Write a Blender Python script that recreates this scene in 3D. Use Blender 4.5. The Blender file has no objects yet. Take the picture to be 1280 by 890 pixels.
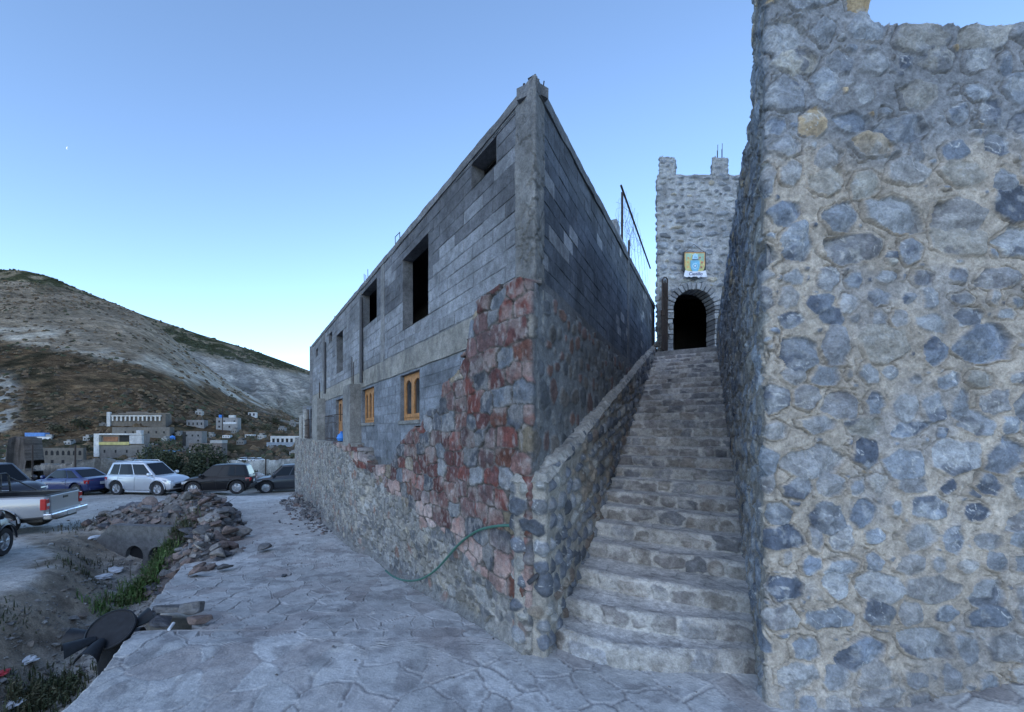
import bpy, bmesh, math, random
import numpy as np
from mathutils import Vector, Matrix

random.seed(11)
rng = np.random.default_rng(11)
SC = bpy.context.scene
COL = SC.collection

# ---------------------------------------------------------------- camera model
CAMZ = 2.33
FOC, PX, PY = 490.0, 600.0, 540.0          # focal length and principal point, in pixels of a 1280 wide frame


def ray(px, py):
    return ((px - PX) / FOC, (PY - py) / FOC)


def at(px, py, Y):
    a, b = ray(px, py)
    return Vector((a * Y, Y, CAMZ + b * Y))


# ---------------------------------------------------------------- scene helpers
def tag(o, label=None, cat=None, group=None, kind=None):
    if label: o['label'] = label
    if cat: o['category'] = cat
    if group: o['group'] = group
    if kind: o['kind'] = kind
    return o


def empty(name, loc=(0, 0, 0), rz=0.0, label=None, cat=None, group=None):
    o = bpy.data.objects.new(name, None)
    o.location = loc
    o.rotation_euler = (0, 0, rz)
    COL.objects.link(o)
    return tag(o, label, cat, group)


def link(name, me, mat=None, parent=None):
    o = bpy.data.objects.new(name, me)
    COL.objects.link(o)
    if mat is not None:
        me.materials.append(mat)
    if parent is not None:
        o.parent = parent
    return o


class MB:
    """collects simple shapes into one mesh"""
    def __init__(self):
        self.v, self.f, self.c = [], [], []

    def add(self, vs, fs, col=None):
        b = len(self.v)
        self.v.extend([tuple(p) for p in vs])
        self.f.extend([tuple(i + b for i in f) for f in fs])
        self.c.extend([col or (.21, .208, .2)] * len(vs))
        return self

    def box(self, x0, x1, y0, y1, z0, z1, col=None, M=None):
        vs = [Vector(p) for p in ((x0, y0, z0), (x1, y0, z0), (x1, y1, z0), (x0, y1, z0),
                                  (x0, y0, z1), (x1, y0, z1), (x1, y1, z1), (x0, y1, z1))]
        if M is not None: vs = [M @ p for p in vs]
        return self.add(vs, [(0, 3, 2, 1), (4, 5, 6, 7), (0, 1, 5, 4), (1, 2, 6, 5), (2, 3, 7, 6), (3, 0, 4, 7)], col)

    def tube(self, pts, r, n=8, col=None, r1=None, cap=True):
        pts = [Vector(p) for p in pts]
        rings = []
        for i, p in enumerate(pts):
            a = pts[max(i - 1, 0)]; b = pts[min(i + 1, len(pts) - 1)]
            d = (b - a).normalized()
            up = Vector((0, 0, 1)) if abs(d.z) < .9 else Vector((1, 0, 0))
            e1 = d.cross(up).normalized(); e2 = d.cross(e1)
            rr = r if r1 is None else r + (r1 - r) * i / max(1, len(pts) - 1)
            rings.append([p + e1 * (math.cos(2 * math.pi * k / n) * rr) + e2 * (math.sin(2 * math.pi * k / n) * rr) for k in range(n)])
        vs = [q for R in rings for q in R]
        fs = []
        for i in range(len(pts) - 1):
            for k in range(n):
                k2 = (k + 1) % n
                fs.append((i * n + k, i * n + k2, (i + 1) * n + k2, (i + 1) * n + k))
        if cap:
            fs.append(tuple(range(n - 1, -1, -1)))
            fs.append(tuple((len(pts) - 1) * n + k for k in range(n)))
        return self.add(vs, fs, col)

    def lathe(self, prof, n=24, M=None, col=None, close=False):
        """prof: (r, z) list turned about z"""
        vs = []
        for r, z in prof:
            for k in range(n):
                a = 2 * math.pi * k / n
                vs.append(Vector((r * math.cos(a), r * math.sin(a), z)))
        if M is not None: vs = [M @ p for p in vs]
        fs = []
        m = len(prof)
        for i in range(m - 1 if not close else m):
            j = (i + 1) % m
            for k in range(n):
                k2 = (k + 1) % n
                fs.append((i * n + k, i * n + k2, j * n + k2, j * n + k))
        if not close:
            if prof[0][0] > 1e-6: fs.append(tuple(range(n - 1, -1, -1)))
            if prof[-1][0] > 1e-6: fs.append(tuple((m - 1) * n + k for k in range(n)))
        return self.add(vs, fs, col)

    def prism(self, poly, d0, d1, fn, col=None):
        """poly of (u, w); fn(u, w, d) -> point; walls between d0 and d1"""
        n = len(poly)
        vs = [fn(u, w, d0) for u, w in poly] + [fn(u, w, d1) for u, w in poly]
        fs = [tuple(range(n)), tuple(range(2 * n - 1, n - 1, -1))]
        for k in range(n):
            k2 = (k + 1) % n
            fs.append((k, k + n, k2 + n, k2))
        return self.add(vs, fs, col)

    def build(self, name, mat=None, parent=None, smooth=False, bevel=0, colors=False, angle=35):
        me = bpy.data.meshes.new(name)
        me.from_pydata(self.v, [], self.f)
        if True:
            at_ = me.color_attributes.new('Col', 'FLOAT_COLOR', 'POINT')
            at_.data.foreach_set('color', np.hstack([np.array(self.c, dtype=np.float32), np.ones((len(self.c), 1), np.float32)]).ravel())
        bm = bmesh.new(); bm.from_mesh(me)
        bmesh.ops.recalc_face_normals(bm, faces=bm.faces)
        if bevel:
            es = [e for e in bm.edges if len(e.link_faces) == 2 and e.calc_face_angle(0) > .5]
            bmesh.ops.bevel(bm, geom=es, offset=bevel, segments=2, affect='EDGES', profile=.5)
        bm.to_mesh(me); bm.free()
        if smooth:
            me.shade_smooth()
            me.set_sharp_from_angle(angle=math.radians(angle))
        return link(name, me, mat, parent)


def grid_mesh(name, P, col=None, keep=None, mat=None, parent=None, smooth=True, flip=False):
    """P (n,m,3) -> one sheet; keep (n,m) drops vertices; col (n,m,3) linear albedo"""
    n, m, _ = P.shape
    idx = np.arange(n * m).reshape(n, m)
    q = np.stack([idx[:-1, :-1], idx[1:, :-1], idx[1:, 1:], idx[:-1, 1:]], -1).reshape(-1, 4)
    if flip: q = q[:, ::-1]
    V = P.reshape(-1, 3)
    C = None if col is None else col.reshape(-1, 3)
    if keep is not None:
        k = keep.reshape(-1)
        q = q[k[q].all(1)]
        used = np.zeros(n * m, bool); used[q.ravel()] = True
        remap = np.cumsum(used) - 1
        q = remap[q]; V = V[used]
        if C is not None: C = C[used]
    me = bpy.data.meshes.new(name)
    me.vertices.add(len(V)); me.vertices.foreach_set('co', V.astype(np.float32).ravel())
    me.loops.add(q.size); me.loops.foreach_set('vertex_index', q.astype(np.int32).ravel())
    me.polygons.add(len(q)); me.polygons.foreach_set('loop_start', np.arange(0, q.size, 4, dtype=np.int32))
    me.update(calc_edges=True)
    if C is not None:
        a = me.color_attributes.new('Col', 'FLOAT_COLOR', 'POINT')
        a.data.foreach_set('color', np.hstack([C, np.ones((len(C), 1))]).astype(np.float32).ravel())
    if smooth: me.shade_smooth()
    return link(name, me, mat, parent)


# ---------------------------------------------------------------- numpy noise
def hsh(i, j, k=0):
    i = np.asarray(i).astype(np.int64); j = np.asarray(j).astype(np.int64)
    h = (i * 374761393 + j * 668265263 + int(k) * 974634777) & 0xFFFFFFFF
    h = ((h ^ (h >> 13)) * 1274126177) & 0xFFFFFFFF
    h = ((h ^ (h >> 16)) * 2246822519) & 0xFFFFFFFF
    return ((h ^ (h >> 15)) & 0xFFFFFF) / float(0x1000000)


def vn(x, y, s=0):
    i = np.floor(x); j = np.floor(y); fx = x - i; fy = y - j
    fx = fx * fx * (3 - 2 * fx); fy = fy * fy * (3 - 2 * fy)
    a = hsh(i, j, s); b = hsh(i + 1, j, s); c = hsh(i, j + 1, s); d = hsh(i + 1, j + 1, s)
    return (a + (b - a) * fx) * (1 - fy) + (c + (d - c) * fx) * fy


def fbm(x, y, s=0, o=4):
    t = 0.0; a = .5; n = 0.0
    for k in range(o):
        t = t + a * vn(x, y, s + 17 * k); n += a
        x = x * 2.03 + 3.1; y = y * 2.03 + 1.7; a *= .5
    return t / n


def sst(a, b, x):
    t = np.clip((x - a) / (b - a), 0, 1)
    return t * t * (3 - 2 * t)


def mixc(a, b, t):
    return a + (b - a) * t[..., None]


def voro(W, Z, s, cw, ch, jit=.85, wt=.0, pw=3.4):
    """jittered running-bond cells: returns F1, F2 and three random numbers of the nearest cell"""
    x = W / cw; y = Z / ch
    jj = np.floor(y)
    F1 = np.full(W.shape, 9.0); F2 = np.full(W.shape, 9.0)
    r1 = np.zeros(W.shape); r2 = np.zeros(W.shape); r3 = np.zeros(W.shape)
    for dj in (-1, 0, 1):
        j = jj + dj
        sh = .5 * (np.mod(j, 2)) + .3 * hsh(j, j * 0 + 3, s)
        ii = np.floor(x - sh)
        for di in (-2, -1, 0, 1, 2):
            i = ii + di
            cx = i + sh + .5 + jit * (hsh(i, j, s + 1) - .5)
            cy = j + .5 + jit * (hsh(i, j, s + 2) - .5)
            dx = np.abs(x - cx); dy = np.abs(y - cy)
            d = (dx ** pw + dy ** pw) ** (1 / pw) - wt * hsh(i, j, s + 6)
            m = d < F1
            F2 = np.where(m, F1, np.minimum(F2, d))
            F1 = np.where(m, d, F1)
            r1 = np.where(m, hsh(i, j, s + 3), r1); r2 = np.where(m, hsh(i, j, s + 4), r2); r3 = np.where(m, hsh(i, j, s + 5), r3)
    return F1, F2, r1, r2, r3


def blobs(W, Z, s, w0, w1, z0, z1, rh=(.12, .28), asp=(.9, 2.3), gap=.04, quoin=None, pr=(2.0, 4.2), zf=(.72, 1.22), sm=.22, poly=True):
    """rubble stones laid in rough courses: val (>0 inside a stone), three random numbers, local coordinates"""
    R = np.random.default_rng(s)
    shp = W.shape
    W = W.ravel(); Z = Z.ravel()
    val = np.full(W.shape, -9.0); r = np.zeros((4, W.size)); loc = np.zeros((2, W.size))
    z = z0
    while z < z1:
        h = R.uniform(*rh)
        edges = [w0]
        while edges[-1] < w1:
            edges.append(edges[-1] + max(.07, h * R.uniform(*asp)))
        edges = np.array(edges)
        if quoin is not None:                       # keep a stone sitting on the corner
            k = np.argmin(np.abs(edges - quoin)); edges = edges + (quoin - edges[k]) + R.uniform(.05, .12) * (1 if R.random() < .5 else -1)
        n = len(edges) - 1
        cw = (edges[1:] + edges[:-1]) / 2 + R.uniform(-.02, .02, n)
        cz = z + h / 2 + R.uniform(-.25, .25, n) * h
        rx = (edges[1:] - edges[:-1]) / 2 - gap * R.uniform(.4, 1.3, n)
        rz = (h / 2 - gap * R.uniform(.3, 1.0, n)) * R.uniform(*zf, n)
        small = R.random(n) < sm
        rx = np.where(small, rx * .62, rx); rz = np.where(small, rz * .7, rz)
        rx = np.maximum(rx, .03); rz = np.maximum(rz, .028)
        ang = R.normal(0, .13, n); p = R.uniform(*pr, n)
        ak = R.normal(0, 1, (4, n)) * np.array([.07, .07, .06, .045])[:, None]; ph = R.uniform(0, 6.28, (4, n))
        rr = R.random((4, n))
        NK = 6
        pa = (np.arange(NK)[:, None] + R.uniform(-.3, .3, (NK, n))) * 2 * np.pi / NK + R.uniform(0, 6.28, n); pd = R.uniform(.80, 1.10, (NK, n))
        m = np.nonzero((Z > z - .6 * h) & (Z < z + 1.6 * h))[0]
        if m.size:
            wm = W[m]; zm = Z[m]
            wx = wm + .03 * (vn(wm * 9, zm * 9, s + 5) - .5) + .014 * (vn(wm * 31, zm * 31, s + 9) - .5)
            zx = zm + .03 * (vn(wm * 9, zm * 9, s + 6) - .5) + .014 * (vn(wm * 31, zm * 31, s + 8) - .5)
            c = np.searchsorted(edges, wm) - 1
            for dc in (-1, 0, 1):
                k = np.clip(c + dc, 0, n - 1)
                dx = wx - cw[k]; dz = zx - cz[k]
                ca = np.cos(ang[k]); sa = np.sin(ang[k])
                ux = (dx * ca + dz * sa) / rx[k]; uz = (-dx * sa + dz * ca) / rz[k]
                th = np.arctan2(uz, ux)
                o = 1 + sum(ak[q][k] * np.cos((q + 2) * th + ph[q][k]) for q in range(4))
                rho = (np.abs(ux) ** p[k] + np.abs(uz) ** p[k]) ** (1 / p[k]) / o
                if poly:
                    rp = np.max(np.stack([(ux * np.cos(pa[q][k]) + uz * np.sin(pa[q][k])) / pd[q][k] for q in range(NK)]), 0)
                    rho = np.where(rp > rho, rp, .72 * rp + .28 * rho)
                v = (1 - rho) * np.minimum(rx[k], rz[k])
                b = v > val[m]
                mb = m[b]
                val[mb] = v[b]
                for q in range(4): r[q][mb] = rr[q][k][b]
                loc[0][mb] = dx[b]; loc[1][mb] = dz[b]
        z += h
    return val.reshape(shp), r.reshape((4,) + shp), loc.reshape((2,) + shp)


def palette(r, cols, wts):
    e = np.cumsum(np.array(wts) / sum(wts))
    k = np.minimum(np.searchsorted(e, r), len(cols) - 1)
    return np.array(cols)[k]


# ---------------------------------------------------------------- materials
def new_mat(name):
    m = bpy.data.materials.new(name); m.use_nodes = True
    nt = m.node_tree
    return m, nt, nt.nodes['Principled BSDF']


def attr_mat(name, rough=.92, s1=18.0, v1=.35, s2=90.0, v2=.25, bump=.5, bdist=.01, detail=8, spec=.25, st=.16):
    """albedo from the mesh colour, broken up by two noises, and a fine bump"""
    m, nt, b = new_mat(name)
    N = nt.nodes; L = nt.links
    a = N.new('ShaderNodeAttribute'); a.attribute_name = 'Col'
    tc = N.new('ShaderNodeTexCoord')
    n1 = N.new('ShaderNodeTexNoise'); n1.inputs['Scale'].default_value = s1; n1.inputs['Detail'].default_value = detail; n1.inputs['Roughness'].default_value = .74
    n2 = N.new('ShaderNodeTexNoise'); n2.inputs['Scale'].default_value = s2; n2.inputs['Detail'].default_value = 4
    L.new(tc.outputs['Object'], n1.inputs['Vector']); L.new(tc.outputs['Object'], n2.inputs['Vector'])
    r1 = N.new('ShaderNodeMapRange'); r1.inputs[1].default_value = .34; r1.inputs[2].default_value = .66
    r1.inputs[3].default_value = 1 - v1; r1.inputs[4].default_value = 1 + v1
    r2 = N.new('ShaderNodeMapRange'); r2.inputs[1].default_value = .25; r2.inputs[2].default_value = .75
    r2.inputs[3].default_value = 1 - v2; r2.inputs[4].default_value = 1 + v2
    L.new(n1.outputs['Fac'], r1.inputs[0]); L.new(n2.outputs['Fac'], r2.inputs[0])
    n3 = N.new('ShaderNodeTexNoise'); n3.inputs['Scale'].default_value = s1 * .13; n3.inputs['Detail'].default_value = 5; n3.inputs['Distortion'].default_value = .6
    L.new(tc.outputs['Object'], n3.inputs['Vector'])
    r3 = N.new('ShaderNodeMapRange'); r3.inputs[1].default_value = .35; r3.inputs[2].default_value = .65; r3.inputs[3].default_value = 1 - st; r3.inputs[4].default_value = 1 + st
    L.new(n3.outputs['Fac'], r3.inputs[0])
    mu0 = N.new('ShaderNodeMath'); mu0.operation = 'MULTIPLY'
    L.new(r1.outputs[0], mu0.inputs[0]); L.new(r3.outputs[0], mu0.inputs[1])
    mu = N.new('ShaderNodeMath'); mu.operation = 'MULTIPLY'
    L.new(mu0.outputs[0], mu.inputs[0]); L.new(r2.outputs[0], mu.inputs[1])
    vm = N.new('ShaderNodeVectorMath'); vm.operation = 'SCALE'
    L.new(a.outputs['Color'], vm.inputs[0]); L.new(mu.outputs[0], vm.inputs['Scale'])
    L.new(vm.outputs[0], b.inputs['Base Color'])
    b.inputs['Roughness'].default_value = rough
    b.inputs['Specular IOR Level'].default_value = spec
    ad = N.new('ShaderNodeMath'); ad.operation = 'ADD'
    L.new(n1.outputs['Fac'], ad.inputs[0]); L.new(n2.outputs['Fac'], ad.inputs[1])
    bp = N.new('ShaderNodeBump'); bp.inputs['Strength'].default_value = bump; bp.inputs['Distance'].default_value = bdist
    L.new(ad.outputs[0], bp.inputs['Height']); L.new(bp.outputs['Normal'], b.inputs['Normal'])
    return m


def flat_mat(name, col, rough=.6, metal=0.0, var=.15, scale=12.0, bump=.0, spec=.5, coat=0.0):
    m, nt, b = new_mat(name)
    N = nt.nodes; L = nt.links
    tc = N.new('ShaderNodeTexCoord')
    n1 = N.new('ShaderNodeTexNoise'); n1.inputs['Scale'].default_value = scale; n1.inputs['Detail'].default_value = 6
    L.new(tc.outputs['Object'], n1.inputs['Vector'])
    r1 = N.new('ShaderNodeMapRange'); r1.inputs[1].default_value = .3; r1.inputs[2].default_value = .7
    r1.inputs[3].default_value = 1 - var; r1.inputs[4].default_value = 1 + var
    L.new(n1.outputs['Fac'], r1.inputs[0])
    vm = N.new('ShaderNodeVectorMath'); vm.operation = 'SCALE'
    vm.inputs[0].default_value = col
    L.new(r1.outputs[0], vm.inputs['Scale']); L.new(vm.outputs[0], b.inputs['Base Color'])
    b.inputs['Roughness'].default_value = rough; b.inputs['Metallic'].default_value = metal
    b.inputs['Specular IOR Level'].default_value = spec
    b.inputs['Coat Weight'].default_value = coat; b.inputs['Coat Roughness'].default_value = .06
    if bump:
        bp = N.new('ShaderNodeBump'); bp.inputs['Strength'].default_value = bump; bp.inputs['Distance'].default_value = .02
        L.new(n1.outputs['Fac'], bp.inputs['Height']); L.new(bp.outputs['Normal'], b.inputs['Normal'])
    return m


M = {}
M['rubble'] = attr_mat('rubble_masonry', s1=13, v1=.34, s2=55, v2=.20, bump=.75, bdist=.016)
M['rubble_far'] = attr_mat('tower_masonry', s1=5, v1=.30, s2=26, v2=.25, bump=.6, bdist=.03)
M['block'] = attr_mat('concrete_block', s1=9, v1=.34, s2=75, v2=.34, bump=.8, bdist=.012, st=.30)
M['concrete'] = attr_mat('cast_concrete', s1=7, v1=.34, s2=50, v2=.26, bump=.7, bdist=.016, st=.2)
M['paving'] = attr_mat('stamped_concrete', s1=6, v1=.20, s2=45, v2=.13, bump=.55, bdist=.014, rough=.85, st=.12)
M['soil'] = attr_mat('soil', s1=6, v1=.30, s2=40, v2=.30, bump=.7, bdist=.03)
M['slope'] = attr_mat('hillside', s1=.06, v1=.38, s2=.30, v2=.42, bump=.9, bdist=3.0, rough=1.0, spec=.0)
M['rock'] = attr_mat('broken_rock', s1=9, v1=.35, s2=50, v2=.25, bump=.6, bdist=.02)
M['leaf'] = attr_mat('leaf', s1=3, v1=.3, s2=9, v2=.2, bump=0, rough=.7)
M['render'] = attr_mat('house_render', s1=.8, v1=.25, s2=5, v2=.2, bump=.3, bdist=.05)
M['steel'] = flat_mat('rusty_steel', (.045, .032, .028), .8, .3, .4, 30)
M['darkpipe'] = flat_mat('dark_pipe', (.05, .05, .055), .6, 0, .3, 20)
M['wood'] = flat_mat('varnished_wood', (.36, .17, .06), .5, 0, .35, 14)
M['glass'] = flat_mat('window_glass', (.02, .024, .03), .05, 0, .05, 3, spec=.8)
M['carglass'] = flat_mat('car_glass', (.006, .007, .009), .08, 0, .05, 3, spec=.22)
M['void'] = flat_mat('interior_shade', (.014, .014, .016), .95, 0, .3, 4)  # near-black colour standing in for the shade of interiors
M['rubber'] = flat_mat('tyre_rubber', (.018, .018, .02), .85, 0, .3, 18)
M['rim'] = flat_mat('wheel_metal', (.45, .46, .48), .35, .7, .2, 20)
M['chrome'] = flat_mat('chrome', (.65, .66, .68), .18, 1, .08, 8)
M['trim'] = flat_mat('black_trim', (.02, .02, .022), .55, 0, .2, 20)
M['redlamp'] = flat_mat('red_lamp', (.42, .02, .018), .18, 0, .1, 30, coat=.6)
M['clearlamp'] = flat_mat('clear_lamp', (.62, .64, .66), .12, .3, .1, 30, coat=.6)
M['amber'] = flat_mat('amber_lamp', (.55, .20, .05), .2, 0, .1, 30, coat=.5)
M['plate'] = flat_mat('plate', (.5, .5, .5), .5, 0, .12, 30)
M['blackplastic'] = flat_mat('black_plastic', (.012, .014, .018), .5, 0, .35, 14, bump=.1, spec=.3)
M['hose'] = flat_mat('green_hose', (.045, .13, .10), .5, 0, .2, 20)
M['white'] = flat_mat('white_plastic', (.62, .63, .65), .6, 0, .15, 10)
M['bluetank'] = flat_mat('blue_plastic', (.05, .22, .62), .4, 0, .15, 4)
M['red'] = flat_mat('red_plastic', (.45, .03, .04), .5, 0, .15, 10)


def paint(name, col, dust=.15, metal=.35):
    """car paint with a film of dust that thickens low on the body"""
    m, nt, b = new_mat(name)
    N = nt.nodes; L = nt.links
    tc = N.new('ShaderNodeTexCoord')
    n1 = N.new('ShaderNodeTexNoise'); n1.inputs['Scale'].default_value = 3.5; n1.inputs['Detail'].default_value = 8
    L.new(tc.outputs['Object'], n1.inputs['Vector'])
    sx = N.new('ShaderNodeSeparateXYZ'); L.new(tc.outputs['Object'], sx.inputs[0])
    hr = N.new('ShaderNodeMapRange'); hr.inputs[1].default_value = .2; hr.inputs[2].default_value = 1.0; hr.inputs[3].default_value = .55; hr.inputs[4].default_value = .12
    L.new(sx.outputs['Z'], hr.inputs[0])
    mu = N.new('ShaderNodeMath'); mu.operation = 'MULTIPLY'; L.new(hr.outputs[0], mu.inputs[0]); L.new(n1.outputs['Fac'], mu.inputs[1])
    mu2 = N.new('ShaderNodeMath'); mu2.operation = 'MULTIPLY'; mu2.inputs[1].default_value = dust * 6; L.new(mu.outputs[0], mu2.inputs[0]); mu2.use_clamp = True
    mx = N.new('ShaderNodeMix'); mx.data_type = 'RGBA'
    mx.inputs[6].default_value = (*col, 1); mx.inputs[7].default_value = (.26, .25, .24, 1)
    L.new(mu2.outputs[0], mx.inputs[0]); L.new(mx.outputs[2], b.inputs['Base Color'])
    rr = N.new('ShaderNodeMapRange'); rr.inputs[3].default_value = .28; rr.inputs[4].default_value = .8
    L.new(mu2.outputs[0], rr.inputs[0]); L.new(rr.outputs[0], b.inputs['Roughness'])
    b.inputs['Metallic'].default_value = metal
    b.inputs['Coat Weight'].default_value = .5; b.inputs['Coat Roughness'].default_value = .15
    return m


M['p_silver'] = paint('silver_paint', (.52, .54, .58))
M['p_pewter'] = paint('pewter_paint', (.30, .31, .335), .14, .2)
M['p_blue'] = paint('blue_paint', (.010, .024, .12), .04, .1)
M['p_black'] = paint('black_paint', (.004, .004, .006), .012, .0)
M['p_black'].node_tree.nodes['Principled BSDF'].inputs['Coat Weight'].default_value = .12
M['p_black'].node_tree.nodes['Principled BSDF'].inputs['Specular IOR Level'].default_value = .25
M['p_grey'] = paint('grey_paint', (.016, .020, .028), .03, .0)
M['p_grey'].node_tree.nodes['Principled BSDF'].inputs['Coat Weight'].default_value = .25
M['p_plum'] = paint('dark_plum_paint', (.016, .012, .018), .05, .1)
M['p_white'] = paint('white_paint', (.7, .7, .7), .1, 0)
# ---------------------------------------------------------------- levels and outlines of the ground
def pz(Y):
    return np.interp(Y, [-50, 4.3, 7.5, 11, 15, 22, 27], [0, 0, -.42, -.62, -.78, -1.2, -1.4])


def rz_(Y):
    return np.interp(Y, [-50, 0, 7, 10, 22, 27], [-.5, -.55, -.62, -.70, -1.2, -1.4])


PLX = lambda Y: np.interp(Y, [-30, 2.0, 3.26, 4.48, 6.2, 8.0, 10.7, 20.2, 26], [-2.4, -2.5, -3.43, -3.98, -5.1, -6.1, -7.4, -13.0, -17])
SHX = lambda Y: np.interp(Y, [-30, 3, 7.2, 8.2, 9.8, 11, 13.4], [-6.6, -7.4, -8.7, -9.2, -10.7, -12.6, -13.4])
BX = lambda Y: .59 - .612 * (Y - 4.26)                         # face of the building along the path

HX = [(-5.65, 7.8), (-6.45, 9.0), (-7.6, 10.6), (-8.85, 12.2), (-9.85, 13.4), (-10.7, 14.6), (-11.2, 13.5), (-12.2, 13.6)]      # spine of the rock heap


def heap(X, Y):
    """rock heap beside the path: height above the ground"""
    h = np.zeros(np.shape(X))
    for i, (x, y) in enumerate(HX):
        pk = [.42, .85, 1.25, 1.50, 1.48, 1.15, 1.0, .6][i]; rad = [.6, .92, 1.22, 1.45, 1.55, 1.35, 1.3, 1.1][i]
        d = np.hypot(X - x, Y - y) / rad
        h = np.maximum(h, pk * np.clip(1 - d ** 1.5, 0, 1))
    d = np.hypot((X + 10.6) / 1.5, (Y - 13.3) / .9)
    return np.maximum(h, .62 * np.clip(1 - d ** 1.5, 0, 1))


def gz(X, Y):
    """terrain level"""
    X, Y = np.broadcast_arrays(np.asarray(X, float), np.asarray(Y, float))
    road = rz_(Y)
    pl = PLX(Y); sh = SHX(Y)
    t = np.clip((X - sh) / np.maximum(pl - sh, .1), 0, 1.2)
    bottom = np.interp(Y, [0, 4, 8, 11, 12.6], [-1.95, -1.85, -1.72, -1.7, -1.55])
    n = fbm(X * .9, Y * .9, 3) - .5
    prof = sst(.0, .55, t + .25 * n)
    z = road + (bottom - road) * prof
    z = z + (pz(Y) - .25 - z) * sst(.86, 1.0, t) * .75          # bank rises to the path edge
    k = sst(11.9, 12.9, Y + .25 * (X + 9.5) * 0)                  # behind the headwall the ground is level again
    z = z * (1 - k) + road * k
    inpath = sst(-.1, .15, X - pl)
    z = z * (1 - inpath) + (pz(Y) - .22) * inpath
    z = z + .10 * n * (1 - inpath) * sst(-.5, .3, X - sh + 1.0) + .05 * (fbm(X * 2.7, Y * 2.7, 9) - .5) * (1 - inpath)
    z = z + heap(X, Y) * .74 * sst(11.75, 12.35, Y + np.where(X > -9.2, 4, 0) + np.where(X < -9.2, 0, 0))
    far = sst(28, 62, np.hypot(X * .75, Y) + 0.0) * (Y > 0)
    z = z * (1 - far) + (-9.0) * far
    z = z - 14 * sst(70, 140, np.hypot(X, Y)) * (np.where(X > 30, 0, 0))
    return z


def g1(x, y):
    return float(gz(np.array([x]), np.array([y]))[0])


def ground_at(px, py, dz=0.0):
    """point of the terrain seen at a pixel"""
    Y = 2.5
    for _ in range(4000):
        p = at(px, py, Y)
        if p.z <= g1(p.x, p.y) + dz: break
        Y += .02
    return p


def axis(lo, hi, step, far0, far1, grow=1.18):
    a = list(np.arange(lo, hi + 1e-6, step))
    d = step; x = a[-1]
    while x < far1:
        d *= grow; x += d; a.append(x)
    d = step; x = a[0]
    while x > far0:
        d *= grow; x -= d; a.insert(0, x)
    return np.array(a)


gx = axis(-13.5, -2.0, .05, -3500, 3500)
gy = axis(2.2, 14.5, .05, -3500, 3500)
GX, GY = np.meshgrid(gx, gy)
GZ = gz(GX, GY)
n1 = fbm(GX * .6, GY * .6, 21); n2 = fbm(GX * 2.5, GY * 2.5, 22); n3 = fbm(GX * 7, GY * 7, 23)
road_c = np.array([.42, .40, .37]); dirt_c = np.array([.26, .22, .17]); gully_c = np.array([.38, .352, .31]); far_c = np.array([.06, .055, .04])
ing = sst(-.5, .35, GX - SHX(GY) + 1.2 * (n2 - .5)) * sst(13.0, 12.0, GY)
c = mixc(np.broadcast_to(road_c, GX.shape + (3,)), dirt_c, sst(.48, .66, n1) * .40)
tt = (GX - SHX(GY)) / np.maximum(PLX(GY) - SHX(GY), .1)
c = mixc(c, mixc(np.broadcast_to(dirt_c, GX.shape + (3,)), gully_c, sst(.25, .5, tt)), ing)
c = mixc(c, np.array([.12, .10, .08]), sst(.54, .68, n2) * ing * .6)
c = mixc(c, far_c, sst(26, 30, np.hypot(GX * .75, GY) + 3 * (n1 - .5)))
c = mixc(c, np.array([.15, .135, .128]), sst(.03, .15, heap(GX, GY)))
c = c * (.8 + .4 * n3)[..., None]
tag(grid_mesh('ground', np.stack([GX, GY, GZ], -1), c, None, M['soil'], flip=True), kind='structure')

# ---------------------------------------------------------------- stamped concrete path
vy = np.concatenate([np.linspace(-14, 2.2, 30, endpoint=False), np.linspace(2.2, 4.25, 130, endpoint=False), np.linspace(4.25, 8, 190, endpoint=False), np.linspace(8, 13, 140, endpoint=False), np.linspace(13, 21.5, 110)])
PR = np.where(vy < 4.0, 7.0, np.maximum(np.interp(vy, [4.0, 4.5], [7.0, .6]), BX(vy) + .35))
PR = np.where(vy > 4.5, BX(vy) + .35, PR)
uu = np.linspace(0, 1, 560)
VY, UU = np.meshgrid(vy, uu, indexing='ij')
jag = .12 * (fbm(vy * 2.2, vy * 0 + 3, 5) - .5) + .06 * (fbm(vy * 8, vy * 0, 6) - .5)
NOT = .0 * vy
NOT = sst(4.64, 4.70, vy) * sst(5.34, 5.20, vy) * (.62 + .22 * fbm(vy * 7, vy * 0, 8))     # broken notch in the edge
PLv = PLX(vy) + jag + NOT
XX = PLv[:, None] + (PR - PLv)[:, None] * UU
wx = XX + .28 * (fbm(XX * 1.1, VY * 1.1, 31) - .5) + .10 * (fbm(XX * 3.5, VY * 3.5, 32) - .5)
wy = VY + .28 * (fbm(XX * 1.1 + 9, VY * 1.1, 33) - .5) + .10 * (fbm(XX * 3.5, VY * 3.5 + 7, 34) - .5)
ca, sa = math.cos(.5), math.sin(.5)
ra = wx * ca + wy * sa; rb = -wx * sa + wy * ca
F1, F2, q1, q2, q3 = voro(ra, rb, 41, .34, .42, .95, .22, 2.2)
e = (F2 - F1) + .05 * (fbm(XX * 14, VY * 14, 35) - .5)
presence = .40 + .60 * sst(.36, .56, fbm(XX * .8, VY * .8, 36))
groove = (1 - sst(.012, .058, e)) * presence
lip = (1 - sst(.05, .20, e)) * presence
nb = fbm(XX * 5, VY * 5, 37); nf = fbm(XX * 22, VY * 22, 38)
ZZ = pz(VY) + .012 - .016 * groove + .006 * lip * (1 - groove) + .018 * (nb - .5) + .006 * (nf - .5) + .008 * (q1 - .5)
ZZ = ZZ + .03 * (fbm(XX * .7, VY * .7, 39) - .5)
base = np.array([.44, .432, .42])
c = np.broadcast_to(base, XX.shape + (3,)) * (.84 + .30 * q2)[..., None]
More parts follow.
